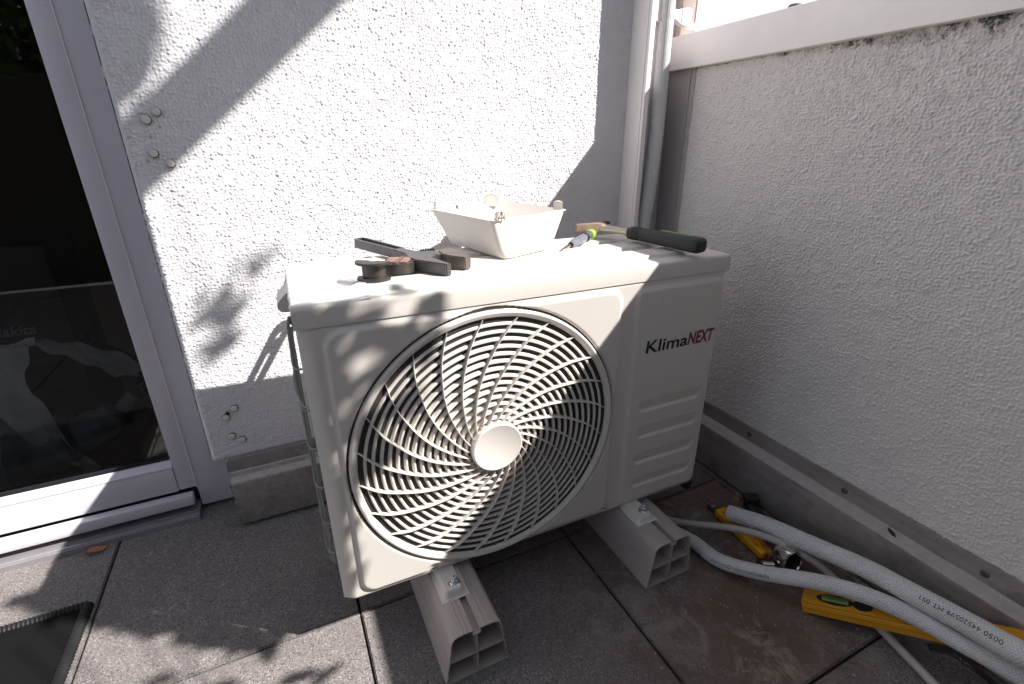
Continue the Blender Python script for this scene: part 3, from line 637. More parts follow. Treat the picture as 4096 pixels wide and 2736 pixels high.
# left side handle, wires of the coil guard
hd=MB(); xf=Matrix.Translation((0,.12,0))@Matrix.Rotation(R(90),4,'X')
hd.prism([(.0,.540),(.0,.506),(-.013,.5065),(-.0195,.509),(-.0215,.518),(-.018,.524),(-.006,.5365)],-.072,.0,xf,.0015); hd.build('side_handle',M_AC,ac)
MB().lathe([(.007,0),(.007,.003),(.004,.0045),(.0001,.005)],(-.0005,.215,.532),(-1,0,0),20).build('side_screw',plain('dark_screw',(.1,.1,.11),.4,.6),ac)
MB().lathe([(.008,0),(.008,.003),(.004,.0055),(.0001,.006)],(-.0005,.055,.512),(-1,0,0),20).build('side_screw',plain('dark_screw',(.1,.1,.11),.4,.6),ac)
M_WIRE=plain('grey_green_wire',(.20,.215,.19),.4,var=.1)
for v,u0,z0,z1 in ((.045,-.006,.505,.055),(.062,-.010,.50,.10),(.080,-.0115,.50,.03),(.11,-.010,.50,.03)):
    wr=MB().tube([(u0*.2,v,z0),(u0,v,z0-.02),(u0*1.1,v,(z0+z1)/2),(u0,v,z1+.02),(u0*.2,v,z1)],.0017,n=8,sub=6); wr.build('guard_wire',M_WIRE,ac)
tw=MB()
for z in (.44,.37,.30,.225,.15,.085): tw.tube([(-.001,.030,z+.004),(-.010,.045,z),(-.0135,.08,z+.002),(-.012,.2,z+.002)],.0016,n=8,sub=4)
tw.build('cross_wires',M_WIRE,ac)
tz=MB().tube([(-.012,.085,.43),(-.016,.06,.405),(-.010,.035,.385),(-.003,.028,.380)],.0016,n=8,sub=6); tz.build('cable_tie',plain('grey_tie',(.35,.35,.34),.5),ac)
# rubber drain elbow below the right end
MB().lathe([(.011,0),(.0125,-.004),(.0125,-.016),(.010,-.021),(.0001,-.022)],(AW-.012,.012,.0),(0,0,1),24).build('drain_plug',M_GASK,ac)
# logo
Ldep=-.0058; 
vs,fs=text_mesh('Klima',.0365,.06,.0007,space=1.0); x1=max(v.x for v in vs); k1=(.7165-.6088)/x1
t=MB().add([(.6075+v.x*k1,Ldep-.0004,.3700+v.y*1.0+ .00*v.x) for v in vs],fs); t.build('logo',M_INK,ac,smooth=False)
vs,fs=text_mesh('NEXT',.0365,.16,.0013,space=1.0); x0_=min(v.x for v in vs); x1=max(v.x for v in vs); k1=(.7860-.7165)/(x1-x0_)
t=MB().add([(.7155+(v.x-x0_)*k1,Ldep-.0004,.3705+v.y*1.02) for v in vs],fs); t.build('logo',M_REDINK,ac,smooth=False); bpy.context.collection.objects[-1]['label']='red NEXT part of the logo'
# mounting feet with bolts (parts of the unit)
def foot(x0,bx,by):
    f=empty('mounting_foot'); f.parent=ac; f.matrix_parent_inverse=Matrix.Identity(4)
    inv=(Matrix.Translation((XL,YF,ZB))@Matrix.Rotation(TH,4,'Z')).inverted(); f.matrix_basis=inv@Matrix.Translation((x0,-.575,.105))
    C.objects.unlink(f); bpy.data.objects.remove(f)
    M=inv
    # pressed plate with a raised pad and flanges
    us=np.linspace(x0-.004,x0+.049,44); vn=np.linspace(-.609,-.53,60); U,Vv=np.meshgrid(us,vn)
    sd=rr_sd(U,Vv,x0+.004,x0+.041,-.602,-.40,.008); z=.1068+.0145*sm(.5-sd/.007)
    sl_=rr_sd(U,Vv,bx-.013,bx+.006,by-.006,by+.006,.0059); 
    keep=(((sl_[:-1,:-1]+sl_[1:,1:])/2)>-.0002)
    P=np.stack([U,Vv,z],-1).reshape(-1,3); Q=np.array([tuple(M@Vector(p)) for p in P]).reshape(*U.shape,3)
    pt=grid_obj('mounting_foot',Q,M_ACP,ac,keep)
    hb=MB(); a=M@Vector((bx,by,.1205)); 
    hb.lathe([(.0100,0),(.0102,.001),(.0085,.0022)],tuple(a),(0,0,1),28)
    hb.lathe([(.0078,.0016),(.0078,.0070),(.0068,.0082),(.0052,.0084)],tuple(a),(0,0,1),6)
    hb.lathe([(.0046,.006),(.0046,.0130),(.0038,.0142),(.0001,.0143)],tuple(a),(0,0,1),20); hb.build('nut',M_STEEL,pt)
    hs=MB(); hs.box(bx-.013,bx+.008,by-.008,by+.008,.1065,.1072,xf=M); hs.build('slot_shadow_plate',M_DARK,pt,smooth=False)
foot(.0015,.0305,-.5855); foot(.4385,.4690,-.5830)
# ============================================================ SUPPORT BEAMS
def beam(xc,y0,y1,label,hgt=.1055):
    b=thing('support_beam',label,'beam',(xc,y0,0),0,'plastic beams under the air conditioner'); H=hgt
    s_=[(-.006,H-.0105),(-.0068,H-.0105),(-.0068,H-.001),(-.0068,H),(-.0155,H),(-.0165,H+.0012),(-.0175,H),(-.023,H),(-.024,H+.0012),(-.025,H),(-.033,H-.0002),(-.040,H-.003),(-.0445,H-.009),(-.0465,H-.018),(-.0478,H-.026),(-.0462,H-.0265),(-.0505,H-.045),(-.0490,H-.0455),(-.0555,H-.080),(-.0542,H-.0805),(-.0590,.0012)]
    right=[(-a,c) for a,c in s_][::-1]
    poly=s_[::-1]+[(-a,c) for a,c in s_]
    mb=MB(); mb.ribbon(poly,.0022,0,y1-y0); 
    mb.ribbon([(-.0590,.0012),(.0590,.0012)],.0022,0.0002,y1-y0); mb.ribbon([(0,.002),(0,H-.0112)],.0024,0.0006,y1-y0-.001); mb.ribbon([(-.0525,.0500),(.0525,.0500)],.0022,0.0004,y1-y0-.001)
    mb.build('profile',M_BEAM,b,ang=28)
    return b
beam(.0356,-.6800,-.232,'grey-beige plastic beam with hollow square end, left one nearest the camera')
beam(.4765,-.6725,-.225,'grey-beige plastic beam with hollow square end, right one beside the pipes')
# ============================================================ TOOLS ON THE UNIT
ZT=.6715
wr=thing('adjustable_wrench','worn dark steel adjustable wrench with slotted handle, jaws towards the camera','wrench',(-.005,-.19,ZT+.002),math.atan2(-.949,.316)); wr.scale=(.955,1.05,1)
def rot_xf(): return None
# local: x along handle towards jaws, y = left (opposite of t)
def P_t(l): return [(s_,t_) for s_,t_ in l]
outer=P_t([(-.008,-.010),(-.010,0),(-.008,.010),(.0,.0135),(.10,.0125),(.185,.0135),(.205,.018),(.205,-.016),(.185,-.0135),(.10,-.0115),(.0,-.0135)])
hb=MB()
# handle as two side bars with end loop (real slot)
def bar(mb,pts,w_,z0,z1): 
    mb.ribbon(pts,w_,z0,z1)
tmp=MB(); ring=[(.150,-.0085),(.0,-.0105),(-.008,-.008),(-.011,0),(-.008,.008),(.0,.0105),(.150,.0085)]
tmp.ribbon(ring,.0048,0,.0175); hb.add([(x,z,y) for x,y,z in [(v[0],v[1],v[2]) for v in tmp.v]],tmp.f)
hb.prism([(.145,-.011),(.145,.011),(.190,.0125),(.212,.024),(.212,-.018),(.190,-.0125)],.0008,.0165,None,.0018)
hb.prism([(.012,-.006),(.012,.006),(.03,.004),(.030,-.004)],.004,.013,None,.001)
hb.build('handle',M_IRON,wr)
MB().prism(P_t([(.200,-.0165),(.232,-.030),(.262,-.0335),(.330,-.018),(.332,-.009),(.268,-.003),(.256,.010),(.262,.020),(.240,.034),(.222,.030),(.205,.014)]),-.0015,.0185,None,.0018).build('fixed_jaw',M_IRON,wr)
MB().prism(P_t([(.235,.030),(.222,.050),(.232,.062),(.262,.062),(.318,.040),(.320,.026),(.285,.018),(.266,.018)]),-.001,.0205,None,.0018).build('moving_jaw',M_JAW,wr)
wm=MB(); prof=[]
for i in range(13): prof+= [(.0082 if i%2 else .0055,-.013+i*.0022)]
wm.lathe([(.0001,-.0135)]+prof+[(.0001,.0140)],(.209,.024,.0135),(.35,1,0),20); wm.build('worm_screw',M_BLACKP,wr)
fm=thing('bending_former','brown-black half-round bending former with two flanges left of the wrench jaw','former',(-.0295,-.4560,ZT),math.atan2(-.8,-.6))
def halfdisc(r,z0,z1,notch=0.,n=24,off=0):
    pts=[(r*math.cos(a),r*math.sin(a)) for a in np.linspace(-math.pi/2,math.pi/2,n)]
    if notch: pts+=[(0,notch*1.5),(notch*.6,notch),(notch,0),(notch*.6,-notch),(0,-notch*1.5)]
    return [(x+off,y) for x,y in pts]
MB().prism(halfdisc(.0285,0,0,.005),.0255,.0295,None,.0006).build('top_flange',M_FORM,fm)
MB().prism(halfdisc(.0190,0,0),.004,.0256).build('core',M_FORM,fm)
MB().prism(halfdisc(.0275,0,0,.005),.0,.0042,None,.0006).build('base_flange',M_FORM,fm)
MB().lathe([(.0011,0),(.0001,.0004)],(.016,-.002,.0296),(0,0,1),10).build('pin_hole',M_GASK,fm)
bk=thing('clamp_block','dark steel clamp block with two rust-brown pads between former and wrench','clamp block',(.0195,-.4245,ZT),R(-27))
MB().prism([(-.025,-.022),(-.018,-.027),(-.004,-.030),(.010,-.029),(.020,-.022),(.025,-.010),(.026,.024),(-.026,.024)],.0,.0175,None,.0012).build('body',M_FORM,bk)
MB().box(-.0215,-.0045,-.018,.020,.0165,.0200,.0012).build('pad',M_PAD,bk); MB().box(.0025,.0165,-.018,.020,.0165,.0200,.0012).build('pad',M_PAD,bk)
k_=MB()
for i in range(16): k_.box(-.0040,.0018,-.024+i*.0027,-.0224+i*.0027,.0165,.0212,.0003)
k_.box(-.0034,.0012,-.026,.022,.0150,.0203); k_.build('knurled_ridge',M_PAD,bk)
MB().box(.0172,.0235,-.006,.014,.0172,.0181).build('square_socket',M_GASK,bk); MB().box(-.0262,-.0225,.002,.016,.0172,.0181).build('square_socket',M_GASK,bk)
# ---- tray
tray=thing('plastic_tray','deep cream plastic cover lying upside down like a tray in the middle of the unit','plastic cover',(.24,-.30,ZT))
def rquad(c,r,n=7):
    out=[]; K=4
    for i in range(K):
        p=Vector(c[i]); a=(Vector(c[i-1])-p).normalized(); b=(Vector(c[(i+1)%K])-p).normalized(); ang=a.angle(b); d=r/math.tan(ang/2)
        A=p+a*d; Bp=p+b*d; cen=p+(a+b).normalized()*(r/math.sin(ang/2)); 
        for k in range(n):
            t=k/(n-1); q=(A-cen).lerp(Bp-cen,t); out.append(cen+q.normalized()*r)
    return out
ORG=Vector((.24,-.30)); base=[(.172,-.230),(.2075,-.434),(.337,-.384),(.304,-.175)]; rim=[(.1505,-.172),(.199,-.408),(.402,-.324),(.350,-.100)]
loops=[]
def lerpq(t,ins,r,z): 
    cs=[Vector(b_).lerp(Vector(r_),t) for b_,r_ in zip(base,rim)]; cen=sum(cs,Vector((0,0)))/4
    cs=[c+(cen-c).normalized()*ins for c in cs]; return [(p.x-ORG.x,p.y-ORG.y,z) for p in rquad([tuple(c) for c in cs],r)]
loops.append(lerpq(0,.012,.010,.0)); loops.append(lerpq(0.02,.004,.013,.0015)); loops.append(lerpq(.06,0,.014,.006))
for t in (.25,.5,.75,.97): loops.append(lerpq(t,0,.014-.004*t,.002+.066*t))
loops.append(lerpq(1,-.0035,.012,.0665)); loops.append(lerpq(1,-.0035,.012,.0685)); loops.append(lerpq(1,.0022,.009,.0690))
for t in (.97,.75,.5,.25,.05): loops.append(lerpq(t,.0032,.010,.002+.066*t))
loops.append(lerpq(0,.014,.008,.0025))
n=len(loops[0]); tv=[p for l in loops for p in l]
# dip in the back-left rim (side between corner 3 and 0 is the wall side)
tv2=[]
for x,y,z in tv:
    A=Vector(rim[0])-ORG; Bq=Vector(rim[3])-ORG; d=(Bq-A); t=(Vector((x,y))-A).dot(d)/d.dot(d); dist=abs((Vector((x,y))-A).cross(d.normalized()) if False else ((x-A.x)*d.y-(y-A.y)*d.x)/d.length)
    if z>.045 and dist<.02 and .08<t<.92:
        z-= .020*float(sm(np.array((t-.12)/.14))*sm(np.array((.62-t)/.12)))*(z-.045)/.024+.004*float(np.exp(-((t-.78)/.04)**2))
    tv2.append((x,y,z))
tb=MB(); tb.add(tv2,[(a*n+i,a*n+(i+1)%n,(a+1)*n+(i+1)%n,(a+1)*n+i) for a in range(len(loops)-1) for i in range(n)]+[tuple(range(n))[::-1],tuple(range((len(loops)-1)*n,len(loops)*n))])
tb.build('shell',M_TRAY,tray,ang=50)
def clip(px,py,z,rz,s=1.,hatch=True,w_=.012):
    xf=Matrix.Translation((px-ORG.x,py-ORG.y,z))@Matrix.Rotation(rz,4,'Z')@Matrix.Scale(s,4); xr=xf@Matrix.Rotation(R(90),4,'X')
    c=MB(); arch=[(-w_/2,0)]+[(-w_/2*math.cos(a)*1.,.009+.0055*math.sin(a)) for a in np.linspace(0,math.pi,9)]+[(w_/2,0)]
    tmp=MB(); tmp.ribbon(arch,.0014,-.006,.006); c.add([xf@Vector(v) for v in tmp.v],tmp.f); c.prism(arch,-.0015,.006,xr)
    if hatch:
        for a,b in (((-w_/2,.004),(w_/2,.004)),((0,0),(0,.0145)),((-w_/2,.001),(0,.0135)),((w_/2,.001),(0,.0135))):
            d=Vector((b[0]-a[0],b[1]-a[1])); nn=Vector((-d.y,d.x)).normalized()*.0006; q=[(a[0]+nn.x,a[1]+nn.y),(a[0]-nn.x,a[1]-nn.y),(b[0]-nn.x,b[1]-nn.y),(b[0]+nn.x,b[1]+nn.y)]; c.prism(q,.0015,.006,xr)
    o_=c.build('clip',M_TRAY,tray)
    if hatch: MB().prism([(a*.86,b*.94+.0002) for a,b in arch],.0012,.0024,xr).build('hollow',plain('hollow_grey',(.07,.06,.06),.8),o_)
clip(.214,-.402,.0685,R(0),1.1); clip(.166,-.176,.0690,R(8),1.0,w_=.009)
clip(.388,-.315,.0685,R(-30),1.15,False,.016); clip(.318,-.118,.0600,R(-20),1.9,False,.016); clip(.192,-.165,.050,R(70),2.0,False,.007); clip(.232,-.155,.052,R(70),1.6,False,.007)
MB().cyl((.205-ORG.x,-.395-ORG.y,.070),(.222-ORG.x,-.390-ORG.y,.0705),.0016,n=8).build('pin',M_TRAY,tray)
# ---- screwdriver
sd_=thing('screwdriver','grey translucent screwdriver with chrome shaft and lime green end ring','screwdriver',(.342,-.411,ZT+.0040))
ax=Vector((.150,.105,.0072)); Ls=ax.length; axn=ax.normalized()
MB().lathe([(.0001,-.001),(.0020,0),(.0020,.006),(.0030,.0065),(.0034,.012),(.0034,.052)],(0,0,0),axn,20).build('shaft',M_CHROME,sd_)
MB().lathe([(.0001,-.0014),(.0014,-.0012),(.0014,.0005)],(0,0,0),axn,12).build('bit_tip',M_GASK,sd_)
MB().lathe([(.0045,.044),(.0058,.046),(.0085,.056),(.0100,.070),(.0104,.095),(.0100,.118)],(0,0,0),axn,8).build('grip',M_GREY,sd_,ang=20)
MB().lathe([(.0107,.117),(.0113,.119),(.0113,.124),(.0104,.126)],(0,0,0),axn,32).build('collar',M_BLACKP,sd_); MB().lathe([(.0050,.043),(.0060,.0435),(.0060,.0465),(.0050,.047)],(0,0,0),axn,24).build('collar',M_BLACKP,sd_)
MB().lathe([(.0096,.125),(.0098,.128),(.0098,.148),(.0094,.150)],(0,0,0),axn,32).build('barrel',plain('brushed_grey_metal',(.33,.34,.36),.25,.8),sd_)
MB().lathe([(.0106,.148),(.0112,.150),(.0113,.162),(.0108,.168),(.0090,.170),(.0001,.170)],(0,0,0),axn,32).build('end_ring',M_GREEN,sd_)
# ---- hammer
hm=thing('hammer','claw hammer with thick black rubber grip and green inlay, lying at the right end','hammer',(.558,-.559,ZT+.0175))
g0=Vector((.5600,-.5620,ZT+.0175)); g1=Vector((.5310,-.3805,ZT+.0190)); hx=Vector((.497,-.320,ZT+.024))
def frame(a,b):
    d=(b-a).normalized(); x_=d.cross(Vector((0,0,1))).normalized(); z_=x_.cross(d); m_=Matrix((x_,d,z_)).transposed().to_4x4(); m_.translation=a-Vector(hm.location); return m_
F=frame(g0,g1); GL=(g1-g0).length
def loft(mb,secs,xf,e=4.,n=28):
    vs=[]
    for y,a,b,zc in secs:
        for i in range(n):
            t=2*math.pi*i/n; c_,s_=math.cos(t),math.sin(t); vs.append(xf@Vector((a*abs(c_)**(2/e)*(1 if c_>0 else -1),y,zc+b*abs(s_)**(2/e)*(1 if s_>0 else -1))))
    K=len(secs); mb.add(vs,[(k*n+i,k*n+(i+1)%n,(k+1)*n+(i+1)%n,(k+1)*n+i) for k in range(K-1) for i in range(n)]+[tuple(range(n))[::-1],tuple(range((K-1)*n,K*n))]); return mb
gs=[(0,.010,.0085,0),(.003,.0145,.0125,0),(.008,.0165,.0145,0),(.03,.0165,.0148,0),(.07,.0158,.0140,0),(.12,.0150,.0132,0)]
for yy in (.150,.157,.164): gs+=[(yy-.0022,.0150,.0130,0),(yy-.0006,.0136,.0118,0),(yy+.0006,.0136,.0118,0),(yy+.0022,.0150,.0130,0)]
gs+=[(GL-.006,.0150,.0130,0),(GL-.001,.0125,.0110,0),(GL,.0095,.008,0)]
loft(MB(),gs,F,3.6).build('grip',M_RUB,hm)
inl=MB(); inl.box(-.0045,.0045,.030,.108,.0128,.0148,.0008,xf=F@Matrix.Rotation(R(-4),4,'Z')@Matrix.Translation((.002,0,0))); inl.build('inlay',M_GREEN2,hm)
MB().box(-.003,.004,.019,.027,.0128,.0150,.0005,xf=F).build('logo_slot',M_GASK,hm)
F2=frame(g1,hx); NL=(hx-g1).length
loft(MB(),[(-.01,.0085,.0070,0),(NL*.35,.0085,.0068,0),(NL*.7,.0100,.0075,.0),(NL,.0135,.0085,.0)],F2,3).build('neck',M_WOODM,hm)
Hh=Matrix.Translation(hx-Vector(hm.location))@Matrix.Rotation(R(-8),4,'Z')
hd=MB(); hd.prism([(.012,-.010),(.016,.006),(.004,.013),(-.018,.013),(-.050,.010),(-.058,.008),(-.058,.003),(-.030,.0),(-.016,-.008),(-.006,-.012)],-.009,.009,Hh,.002)
hd.build('head',M_COPPER,hm); 
hc=MB(); hc.cyl(Hh@Vector((-.020,-.002,-.012)),Hh@Vector((-.035,-.002,-.013)),.0085,n=24); hc.build('striking_face',M_COPPER,hm)
MB().lathe([(.009,0),(.008,.004),(.0001,.006)],tuple(Hh@Vector((.018,.008,.006))),(0,0,1),18).build('wedge_cap',M_BLACKP,hm)
# ============================================================ PIPES, CABLE, LEVEL, SMALL TOOLS
def pipe(name,pts,r,label,txt=None):
    t=thing(name,label,'pipe',pts[0],0,'insulated pipes on the paving'); o=Vector(pts[0]); P=[Vector(p)-o for p in pts]
    MB().tube(P,r,n=40,sub=16,uv=True,wob=.012).build('foam_sleeve',M_PIPE,t); Q=spline(P,40)
    if txt:
        body,s0,size,ang,sgn=txt; cum=[0]
        for i in range(1,len(Q)): cum.append(cum[-1]+(Q[i]-Q[i-1]).length)
        vs,fs=text_mesh(body,size,0,0.,space=1.1)
        # split long edges not needed: letters are small against the bend
        out=[]
        for v in vs:
            s_=s0+sgn*v.x; i=min(max(int(np.searchsorted(cum,s_)),1),len(Q)-1); k=(s_-cum[i-1])/(cum[i]-cum[i-1]); p=Q[i-1].lerp(Q[i],k); tt=(Q[i]-Q[i-1]).normalized()
            up_=(Vector((0,0,1))-tt*tt.z).normalized(); sd=tt.cross(up_) ; a=ang-sgn*v.y/r*1.0
            out.append(p+(r*1.015+.0004)*(math.cos(a)*up_+math.sin(a)*sd))
        MB().add(out,fs).build('print',M_INK2,t,smooth=False)
    return t,Q
A=[(0.7144, -0.6112, 0.04), (0.7426, -0.6943, 0.058), (0.7586, -0.7966, 0.078), (0.7665, -0.8864, 0.1), (0.7602, -0.9696, 0.12), (0.7573, -1.0395, 0.135), (0.7504, -1.1112, 0.152), (0.76, -1.2, 0.172), (0.745, -1.32, 0.19)]
Bp=[(0.548, -0.545, 0.0155), (0.572, -0.585, 0.016), (0.5889, -0.6305, 0.018), (0.5975, -0.6943, 0.02), (0.6336, -0.7629, 0.035), (0.6861, -0.8489, 0.068), (0.7199, -0.9177, 0.086), (0.7448, -0.9851, 0.092), (0.754, -1.0515, 0.098), (0.7592, -1.0988, 0.104), (0.765, -1.2, 0.115), (0.75, -1.32, 0.12)]
tA,_=pipe('insulated_pipe',A,.0188,'thicker white foam-sleeved pipe lying on top, its end on the yellow tool',('0050 44520599 MT 051',.502,.0110,R(40),-1))
tB,_=pipe('insulated_pipe',Bp,.0152,'white foam-sleeved pipe curving from behind the right beam, under the other',('REFRIGERATION QUALITY',.262,.0088,R(60),-1))
tag(MB().tube([(0.56, -0.5, 0.012), (0.607, -0.5701, 0.02), (0.6767, -0.6557, 0.045), (0.7177, -0.7156, 0.052), (0.748, -0.7669, 0.045), (0.7685, -0.8231, 0.03), (0.7652, -0.8946, 0.012), (0.746, -0.9746, 0.0085), (0.7272, -1.0438, 0.0085), (0.7, -1.14, 0.0085)],.0078,n=20,sub=12).build('drain_hose',M_CABLE),'thin smooth light grey hose winding across the yellow tools','hose')
# level
lv=thing('spirit_level','yellow spirit level with green vial, half hidden under the white pipes','spirit level',(.6622,-.8507,.0005))
d=Vector((.455,-.83,.315)).normalized(); hxv=Vector((.872,.489,0)); hxv=(hxv-d*hxv.dot(d)).normalized(); upv=hxv.cross(d)*1.; 
if upv.z<0: upv=-upv
LM=Matrix((d,hxv,upv)).transposed().to_4x4(); LVL=.40
MB().box(0,LVL,0,.046,0,.024,.0016,xf=LM).build('body',M_YEL,lv)
MB().box(.0,LVL,.0008,.0012,.0236,.0246,xf=LM).box(.001,LVL,-.0004,.0003,.0120,.0124,xf=LM).build('edge_line',M_INK,lv)
e_=MB(); e_.add([LM@Vector((.055+.031*math.cos(a),.023+.0135*math.sin(a),.0244)) for a in np.linspace(0,2*math.pi,33)[:-1]],[tuple(range(32))]); e_.build('vial_window',M_GASK,lv,smooth=False)
e_=MB(); e_.add([LM@Vector((.100+.016*math.cos(a),.023+.0135*math.sin(a),.0244)) for a in np.linspace(0,2*math.pi,33)[:-1]],[tuple(range(32))]); e_.build('vial_window',M_GASK,lv,smooth=False)
MB().cyl(LM@Vector((.034,.023,.0225)),LM@Vector((.078,.023,.0225)),.0075,n=20).build('vial',M_VIAL,lv)
tag(MB().cyl((.84,-1.22,.0),(.84,-1.22,.001),.001).build('x',M_GASK),'x','x'); bpy.data.objects.remove(bpy.data.objects['x'])
# yellow stripping tool
ct=thing('cable_stripper','yellow handled stripping tool with red ends under the pipe end','tool',(.6945,-.724,.0),math.atan2(.150,.0165))
MB().box(0,.152,-.034,.0,.003,.024,.005,3).build('handle',M_YELT,ct)
MB().box(-.0035,.008,-.026,-.010,.008,.0205,.003).build('end_cap',M_RED,ct); MB().box(.112,.138,-.040,-.030,.006,.018,.003).build('trigger',M_RED,ct)
for a_ in ((.015,.024,-.021,-.019),(.020,.028,-.008,-.006),(.130,.138,-.012,-.010),(.132,.140,-.024,-.022)): MB().box(*a_,.0238,.0246).build('slot',M_INK,ct,smooth=False)
MB().box(.150,.182,-.022,-.004,.004,.012,.003).build('blade_holder',plain('gun_metal',(.06,.065,.07),.4,.5),ct); MB().cyl((.170,-.012,.010),(.170,-.012,.015),.006,n=20).build('pivot',M_STEEL,ct)
# chrome fitting
cf=thing('chrome_fitting','shiny chrome cup fitting with black socket under the grey hose','fitting',(.727,-.765,.0))
axc=Vector((-.12,-.86,.16)).normalized()
MB().lathe([(.018,-.030),(.0245,-.024),(.0275,-.010),(.0278,.004),(.0265,.010),(.0235,.0125),(.0215,.010),(.0215,-.006),(.0001,-.006)],(0,0,.029),axc,48).build('cup',M_CHROME,cf)
MB().lathe([(.0214,.006),(.0180,.0085),(.0150,.006),(.0150,.002),(.0115,.002),(.0105,.006),(.0001,.006)],(0,0,.029),axc,36).build('socket',M_GASK,cf)
MB().cyl((-.030,.012,.012),(-.052,.026,.012),.0105,n=24).build('side_nozzle',M_CHROME,cf); MB().cyl((-.050,.025,.012),(-.056,.029,.012),.0112,n=24).build('nozzle_seal',M_GASK,cf)
MB().box(-.018,-.004,.030,.055,.002,.030,.004).build('brown_tab',plain('amber_plastic',(.30,.11,.03),.4),cf)
# black clamp against the plinth
bc=thing('black_clamp','matt black plastic clamp leaning against the right plinth behind the pipe','clamp',(.790,-.632,.0),R(62))
MB().box(-.020,.055,-.016,.012,.004,.030,.004).box(.030,.058,-.019,.015,.024,.042,.003).build('body',M_BLACKP,bc)
MB().cyl((-.030,.004,.018),(-.046,.004,.018),.0075,n=20).cyl((-.020,.004,.018),(-.024,.004,.018),.0085,n=20).build('pin',M_CHROME,bc)
# strap bottom right
sp_=MB(); P=spline([(.800,-1.000,.004),(.826,-1.022,.006),(.836,-1.045,.004),(.828,-1.075,.003),(.815,-1.13,.003),(.80,-1.22,.003)],8)
for i,p in enumerate(P):
    t=(P[min(i+1,len(P)-1)]-P[max(i-1,0)]).normalized(); n_=Vector((-t.y,t.x,0))*.006; sp_.v+=[tuple(p+n_),tuple(p-n_),tuple(p-n_+Vector((0,0,.0015))),tuple(p+n_+Vector((0,0,.0015)))]
sp_.f=[(i*4+j,i*4+(j+1)%4,(i+1)*4+(j+1)%4,(i+1)*4+j) for i in range(len(P)-1) for j in range(4)]; tag(sp_.build('strap',plain('dark_webbing',(.05,.03,.025),.9)),'dark brown webbing strap on the slabs below the yellow level','strap')
# dry leaf by the threshold
lf=MB(); 
n=9; vs=[]
for i in range(n):
    s_=i/(n-1); wv=.011*math.sin(math.pi*s_)**.7
    for j in (-1,0,1): vs.append((.040*s_-.02,j*wv,.004+.006*abs(j)*(1-s_*.5)+.003*math.sin(s_*6)))
lf.add(vs,[(i*3+j,i*3+j+1,(i+1)*3+j+1,(i+1)*3+j) for i in range(n-1) for j in range(2)]); o=lf.build('fallen_leaf',M_DRY); o.location=(-.655,-.040,.001); o.rotation_euler=(0,0,.3); tag(o,'single curled orange-brown dry leaf beside the door threshold','leaf')
# door mat
mt=thing('door_mat','black woven door mat with bound edge at the lower left corner','mat',(-.629,-.208,0),math.atan2(-.0017,.1384)-.0)
MB().box(-.60,-.008,-.42,-.008,.001,.007,.002).build('mat_field',M_MAT,mt)
bd=MB()
for i in range(60): bd.tube([(-.008,-.004-i*.007,.001),(-.0075,-.004-i*.007,.008),(.003,-.005-i*.007,.0085),(.005,-.005-i*.007,.001)],.0034,n=6,sub=3)
for i in range(84): bd.tube([(-.004-i*.007,-.010,.001),(-.004-i*.007,-.009,.008),(-.005-i*.007,.001,.0085),(-.005-i*.007,.003,.001)],.0034,n=6,sub=3)
bd.build('bound_edge',plain('dark_blue_black_yarn',(.009,.009,.011),.7),mt)
# ============================================================ OFF-FRAME: added boards and a shrub that shade the place
def sunpt(x,z,t): return Vector((x,YW,z))+SUN*t
def slab(pts,t,dt,name,mat):
    a=[sunpt(x,z,t) for x,z in pts]; b=[p+SUN*dt for p in a]; n=len(a); return MB().add(a+b,[tuple(range(n))[::-1],tuple(range(n,2*n))]+[(i,(i+1)%n,n+(i+1)%n,n+i) for i in range(n)]).build(name,mat,smooth=False)
o=slab([(-.95,.288),(.16,1.2315),(.30,1.3505),(.30,1.505),(-.145,1.118),(-.30,.982),(-.95,.43)],1.55,.03,'shadow_band_board',M_TIMB); tag(o,'brown timber board added out of view, cut to throw the diagonal wall shadow','beam')  # unseen board, added with the outline of the diagonal shadow band
o=slab([(-.95,.52),(-.335,.955),(-.292,1.02),(-.275,1.16),(-.255,1.5),(-.95,1.5)],2.3,.03,'added_shade_panel',M_TIMB); tag(o,'wide brown panel added out of view, cut to shade the upper left wall','shade_caster')  # unseen panel, added and shaped to keep the wall's upper left in shade
# neighbour's bamboo-like shrub over the wall: thin leaves that throw the dappled shade
sh=thing('tall_shrub','tall narrow-leaved green shrub beyond the right wall, outside the photo','shrub',(1.0,-1.95,0))
def clump(n,cx,cz,sx_,sz_,t0,t1,rot,ln=(.05,.11),wd=.010,seed=1):
    rr=random.Random(seed); out=[]
    for k in range(n):
        x=rr.gauss(cx,sx_); z=rr.gauss(cz,sz_); p=sunpt(x,z,rr.uniform(t0,t1)); L=rr.uniform(*ln); a=rr.gauss(rot,.38)
        # leaf plane roughly facing the sun
        u=Vector((-SUN.y,SUN.x,0)).normalized(); v=SD.cross(u); d=(math.cos(a)*(-u)+math.sin(a)*v); d=(d+SD*rr.uniform(-.4,.4)).normalized(); n_=SD.cross(d).normalized()
        out.append((p,d,n_,L,wd*rr.uniform(.7,1.4)))
    return out
LV=[]
def boxc(n,x0,x1,z0,z1,rot,ln,wd,seed,t0=1.8,t1=2.2):
    rr=random.Random(seed); out=[]
    for k in range(n):
        a=rr.gauss(rot,.35); u=Vector((-SUN.y,SUN.x,0)).normalized(); v=SD.cross(u); d=(math.cos(a)*(-u)+math.sin(a)*v); d=(d+SD*rr.uniform(-.4,.4)).normalized()
        out.append((sunpt(rr.uniform(x0,x1),rr.uniform(z0,z1),rr.uniform(t0,t1)),d,SD.cross(d).normalized(),rr.uniform(*ln),wd*rr.uniform(.7,1.4)))
    return out
